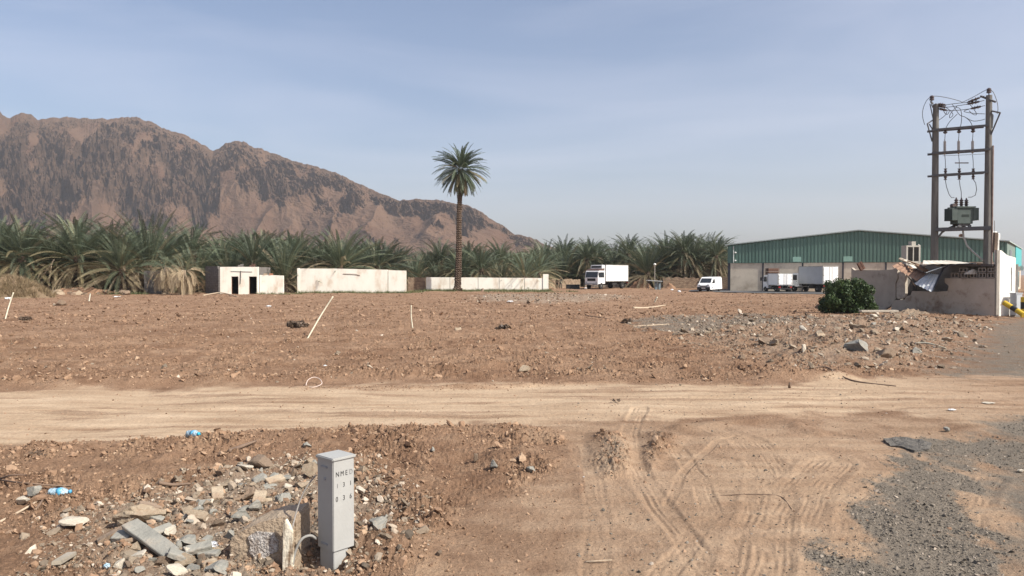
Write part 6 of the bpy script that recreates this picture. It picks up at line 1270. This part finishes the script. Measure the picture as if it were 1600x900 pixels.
stick([(318, 461), (345, 459, .1), (372, 465)], .07, PB, 'long pale bent branch in front of the hut'); stick([(1262, 583), (1290, 578, .05), (1330, 590), (1400, 604)], .02, BR, 'thin dry branch trailing over the far edge of the track')
curve('leaning_pole', 'bare pole slanting in front of the left palms', [AT(52, 449, 84), AT(66, 432, 84), AT(85, 405, 84.5)], [.14, .11, .08], PB, 'pole'); curve('leaning_pole', 'thin upright pole among the left palms', [AT(76, 449, 83.5), AT(78, 430, 83.5), AT(81, 412, 83.7)], [.09, .07, .05], PB, 'pole')
o = curve('stump', 'small dark peg standing at the far edge of the sandy track', [GP(1234, 606, -.01), AT(1233.5, 602, G(1234, 606).y), AT(1235, 597.5, G(1234, 606).y)], [.03, .025, .02], BR, 'peg')
# wire ring
rp_ = [AT(478, 604, 14.6), AT(481, 594, 14.75), AT(490, 589.5, 14.9), AT(499, 592, 14.9), AT(503, 599, 14.7), AT(495, 606, 14.5), AT(486, 609, 14.4), AT(478, 604, 14.6)]
mz = min(p.z for p in rp_) ; zg = hgt(rp_[0].x, 14.6); rp_ = [Vector((p.x, p.y, max(p.z, zg + .02))) for p in rp_]; curve('wire_ring', 'loose pinkish-white ring of strap on the edge of the track', rp_, .008, M('pink_strap', (.62, .50, .44), bump=0), 'ring')
for a, b, s_, mt, lb in [((420, 372, 43.6), (505, 445, 42.0), (.22, .03), OFFW, 'pale splintered board sliding over the rusty sheet'), ((600, 400, 42.6), (760, 432, 41.6), (.2, .04), WOODL, 'pale plank under the flat ceiling board'),
                       ((800, 398, 41.2), (990, 418, 40.2), (.25, .03), BRN, 'rusty strip of sheet on the right half of the collapsed roof'), ((445, 520, 42.0), (505, 600, 41.2), (.05, .05), WOODD, 'dark stick slanting in the doorway gap of the ruin'),
                       ((1050, 405, 39.6), (1190, 420, 39.3), (.3, .08), WOODD, 'dark roof remnant above the hollow blocks')]:
    beam('broken_board', lb, A(*a), A(*b), s_, mt, 'board')
q_ = G(1440, 492); mound('rubble_mound', 'low mound of rubble and plaster at the foot of the ruined wall', q_.x - .2, q_.y + .2, 1.7, .8, .26, M('rubble_earth', (.27, .20, .14), (.16, .115, .08), scale=6, bump=.9, bscale=12), seed=15)
# bottles
BOT = M('crushed_plastic', (.42, .55, .62), (.30, .42, .50), scale=14, rough=.15, bump=.8, bscale=40, spec=.6); BCAP = M('blue_label', (.07, .30, .50), (.12, .38, .55), scale=10, rough=.3, bump=.2)
def bottle(label, a, b, r, capc):
    a, b = Vector(a), Vector(b); d = b - a; q = d.to_track_quat('Z', 'Y').to_matrix(); Ln = d.length; t = thing('plastic_bottle', label, 'bottle', a)
    def lt_(name, prof, mat, n=14):
        m_ = MB(); m_.lathe((0, 0, 0), prof, n); m_.v = [tuple(q @ (Vector(v) + Vector(mnoise.noise_vector(Vector(v) * 40)) * r * .22)) for v in m_.v]; m_.build(name, mat, t, smooth=True)
    lt_('bottle_body', [(r * .8, 0), (r, Ln * .03), (r * .9, Ln * .12), (r, Ln * .2), (r * .93, Ln * .42), (r * .93, Ln * .62), (r, Ln * .66), (r * .75, Ln * .8), (r * .35, Ln * .92), (r * .33, Ln * .99)], BOT)
    lt_('bottle_label', [(r * 1.0, Ln * .40), (r * 1.0, Ln * .64)], BCAP); lt_('bottle_cap', [(r * .42, Ln * .93), (r * .42, Ln * 1.04)], capc)
pz = GP(77, 775); bottle('crushed clear-blue plastic bottle at the left, on the brown soil', pz + Vector((0, 0, .05)), AT(110, 768, pz.y + .02), .042, BCAP)
pz = GP(294, 684); bottle('plastic bottle with a bright blue end on the near bank of the track', pz + Vector((0, 0, .05)), GP(311, 684, .05), .05, M('bright_blue', (.02, .40, .60), bump=0, rough=.3))
def crumple(px, py, w_, h_, label, mat, name='paper_scrap', cat='litter', seed=0):
    p = GP(px, py + h_ / 2); s = p.y / F; V, Fa = ico(3); r_ = np.random.default_rng(seed); V = V * (1 + .45 * fbm(V[:, 0] * 2.2 + seed, V[:, 1] * 2.2 + V[:, 2] * 2, 3, seed))[:, None]; V[:, 2] = V[:, 2] * .6 + .4
    V = V / np.abs(V).max(0) * np.array([w_ / 2, w_ * .35, h_ / 2]) * s; o = link(name, np_mesh(name, V, [Fa], mat), None, (p.x, p.y, p.z + h_ * s * .3)); return tag(o, label, cat)
WP = M('white_litter', (.78, .78, .78), (.62, .62, .63), scale=8, rough=.6, bump=.5); FOIL = M('foil_litter', (.66, .67, .70), (.4, .4, .43), scale=20, rough=.3, bump=1, metallic=.4)
crumple(330, 848, 24, 22, 'crumpled silvery-white wrapper against the concrete block', FOIL, 'wrapper', seed=2); crumple(167, 870, 12, 14, 'crushed blue and silver can in the rubble', M('blue_foil', (.25, .42, .52), (.55, .6, .62), scale=25, rough=.3, bump=.5), 'crushed_can', 'can', seed=3)
for i, (px, py, w_, h_, lb) in enumerate([(420, 478, 9, 4, 'white rag left of the leaning pole in the far field'), (1487, 640, 14, 4, 'pale torn sheet on the sandy ground at the right'), (797, 469, 11, 4, 'white lump at the front of the far rubble band'), (991, 374, 1, 1, '')][:3]):
    crumple(px, py, w_, h_, lb, WP, seed=10 + i)
for i, (px, py, w_, h_, lb) in enumerate([(1061, 455, 7, 5, 'white bag near the van'), (915, 450.5, 5, 3.5, 'white box beside the front of the box truck'), (1050, 452, 6, 4, 'white bundle left of the van'), (12, 466, 12, 6, 'white and grey litter behind the left leaning pole'), (68, 462, 12, 5, 'white plastic litter at the foot of the left mound'), (182, 463.5, 14, 3, 'flat white scrap before the left stone heap'), (236, 457, 6, 4, 'white scraps at the foot of the block ruin'), (508, 573, 7, 3, 'small white scrap near the strap ring'), (912, 745, 3, 2, 'tiny white bit on the smooth soil'), (1595, 735, 12, 6, 'pale board piece at the right edge on the gravel'), (1544, 629, 24, 3, 'greenish torn strip on the sandy ground far right')]):
    crumple(px, py, w_, h_, lb, WP if i < 9 else PALE, seed=30 + i)
# brush pile, log, red-brown post
BRU = leafmat('dead_twigs', [(0, (.07, .048, .034)), (.6, (.13, .09, .062)), (1, (.26, .19, .13))], .05)
def brush(px, py, w_, h_, label, seed, n=900, name='brushwood', cat='brushwood', sz=.09):
    p = GP(px, py + h_ / 2); s = p.y / F; r_ = random.Random(seed); bl = [(r_.uniform(-.4, .4) * w_ * s, r_.uniform(-.2, .2) * w_ * s, r_.uniform(.0, .5) * h_ * s, r_.uniform(.15, .5) * h_ * s + .02) for _ in range(16)]
    o = link(name, leaf_cloud(name, bl, n, sz, BRU, seed), None, p); return tag(o, label, cat)
brush(465, 506, 32, 11, 'dark clump of dead brushwood left of the leaning pole', 1, 600); brush(785, 511, 22, 8, 'dark tangled brush in the middle of the field', 2, 320); brush(38, 496, 20, 6, 'dark brush by the left leaning pole', 3, 400); brush(980, 502, 16, 6, 'brush beside the pale stones of the grey patch', 4, 250)
brush(60, 706, 16, 16, 'small dried-up plant on the near bank at the left', 5, 120, 'dry_plant', 'plant', .025); brush(964, 626, 14, 6, 'small dried-up plant in the middle of the sandy track', 6, 60, 'dry_plant', 'plant', .03)
stone(92, 473, 17, 13, 'b', 'square brown block of tree trunk in the left field', var=0, rz=10, name='trunk_block', cat='log'); stone(84, 476, 5, 4, 'p', 'pale stick-like piece beside the trunk block', var=0)
stone(754, 452, 6, 8, 'b', 'dark brown stump before the low white wall', name='stump', cat='stump', var=0); stone(978, 501, 10, 7, 's', 'grey stone on the left edge of the gravel patch', var=2); stone(985, 501, 7, 6, 'p', 'white stone on the left edge of the gravel patch', var=4)
stone(826, 471.5, 9, 6, 'b', 'dark round stone at the front of the far rubble band', var=1); stone(716, 511, 14, 6, 'l', 'flat pale stone in the middle of the field', var=0)
for px, h_, rz_, lb in [(376, 1.6, 8, 'grey blocks left on the roof of the white hut'), (394, 1.0, -5, 'single brown block on the right end of the hut roof')]:
    p = AT(px, 417, 83.6); tag(MB().box((0, 0, .10), (.55, .3, .2)).box((.15, .02, .26), (.35, .25, .10)).build('concrete_block', BLOCK if px == 376 else crm, loc=(p.x, 83.6, ht), rz=R(rz_), bevel=.01), lb, 'block')
for px, lb in [(415, 'left'), (424, 'right')]:
    p = AT(px, 428, 83.55); tag(MB().box((0, 0, .09), (.40, .2, .18)).build('brick', LIME if px == 415 else REDB, loc=(p.x, 83.5, hw(404, 429.5, 83) - .02), rz=.3), 'reddish brick on the low wall beside the hut' if px == 424 else 'pale brick on the low wall beside the hut', 'brick')

# ------------------------------------------------------------------ PEOPLE
def person(px, D, hgt_, label, cloth, legs, seed, face_=0, armout=.12):
    x = (px - 800) / F * D; s = hgt_ / 1.75
    J = {'pel': (0, 0, .95, .15, .11), 'bel': (0, 0, 1.10, .145, .105), 'chest': (0, 0, 1.32, .175, .115), 'neck0': (0, 0, 1.46, .09, .075), 'neck': (0, .0, 1.53, .055, .055), 'head': (0, .01, 1.62, .082, .095), 'top': (0, .0, 1.71, .065, .075)}
    E = [('pel', 'bel'), ('bel', 'chest'), ('chest', 'neck0'), ('neck0', 'neck'), ('neck', 'head'), ('head', 'top')]
    for sd, sg in (('l', 1), ('r', -1)):
        f = .06 * sg * (1 if seed % 2 else -1)
        J.update({sd + 'hip': (sg * .09, 0, .88, .10, .10), sd + 'kne': (sg * .11, f + .02, .50, .065, .07), sd + 'ank': (sg * .12, f, .09, .045, .05), sd + 'toe': (sg * .13, f + .16, .035, .04, .03),
                  sd + 'sho': (sg * .19, 0, 1.42, .06, .06), sd + 'elb': (sg * (.22 + armout * .5), .0, 1.13, .042, .042), sd + 'wri': (sg * (.22 + armout * .3), .10, .90, .030, .030), sd + 'han': (sg * (.22 + armout * .2), .14, .81, .036, .022), sd + 'fin': (sg * (.21 + armout * .2), .155, .74, .022, .014)})
        E += [('pel', sd + 'hip'), (sd + 'hip', sd + 'kne'), (sd + 'kne', sd + 'ank'), (sd + 'ank', sd + 'toe'), ('neck0', sd + 'sho'), (sd + 'sho', sd + 'elb'), (sd + 'elb', sd + 'wri'), (sd + 'wri', sd + 'han'), (sd + 'han', sd + 'fin')]
    ks = list(J); me = bpy.data.meshes.new('person'); me.from_pydata([J[k][:3] for k in ks], [(ks.index(a), ks.index(b)) for a, b in E], []); o = bpy.data.objects.new('person', me); col.objects.link(o)
    md = o.modifiers.new('skin', 'SKIN'); sv_ = me.skin_vertices[0].data
    for i, k in enumerate(ks): sv_[i].radius = (J[k][3], J[k][4])
    sv_[ks.index('pel')].use_root = True; o.modifiers.new('sub', 'SUBSURF').levels = 1
    dg = bpy.context.evaluated_depsgraph_get(); dg.update(); me2 = bpy.data.meshes.new_from_object(o.evaluated_get(dg)); bpy.data.objects.remove(o)
    me2.materials.clear(); SK = M('skin', (.28, .16, .10), bump=0, rough=.6); HR = M('hair_black', (.02, .017, .015), bump=0)
    for m_ in (cloth, legs, SK, HR): me2.materials.append(m_)
    for p in me2.polygons:
        c = p.center; p.use_smooth = True; p.material_index = 3 if (c.z > 1.655 or (c.z > 1.56 and c.y < -.02)) else 2 if c.z > 1.50 or (abs(c.x) > .2 and c.z < .88 and c.z > .6) else 0 if c.z > .93 else (3 if c.z < .07 else 1)
    o = link('person', me2, None, (x, D, 0), (0, 0, face_)); o.scale = (s, s, s); return tag(o, label, 'person')
DK1 = M('dark_jacket', (.03, .03, .04), (.045, .04, .045), bump=0, rough=.9); DK2 = M('dark_trousers', (.04, .035, .035), (.06, .05, .045), bump=0, rough=.9); BRC = M('brown_shirt', (.12, .075, .06), bump=0, rough=.9)
person(870.5, 114, 1.62, 'person in dark clothes standing at the left of a pair behind the rubble', BRC, DK2, 1, R(160)); person(875.8, 113.6, 1.70, 'person in a dark jacket standing at the right of a pair behind the rubble', DK1, DK2, 2, R(190))

# ------------------------------------------------------------------ HAZE
m = bpy.data.materials.new('haze_air'); m.use_nodes = True; nt = m.node_tree; nt.nodes.clear(); o_ = nt.nodes.new('ShaderNodeOutputMaterial'); v_ = nt.nodes.new('ShaderNodeVolumePrincipled')
v_.inputs['Color'].default_value = (.84, .86, .90, 1); v_.inputs['Density'].default_value = HAZE_D; v_.inputs['Anisotropy'].default_value = .2; nt.links.new(v_.outputs[0], o_.inputs['Volume'])
if HAZE_D > 0: tag(MB().bb(-4500, 4500, -4500, 4500, -3.5, 420).build('haze', m), kind='stuff')
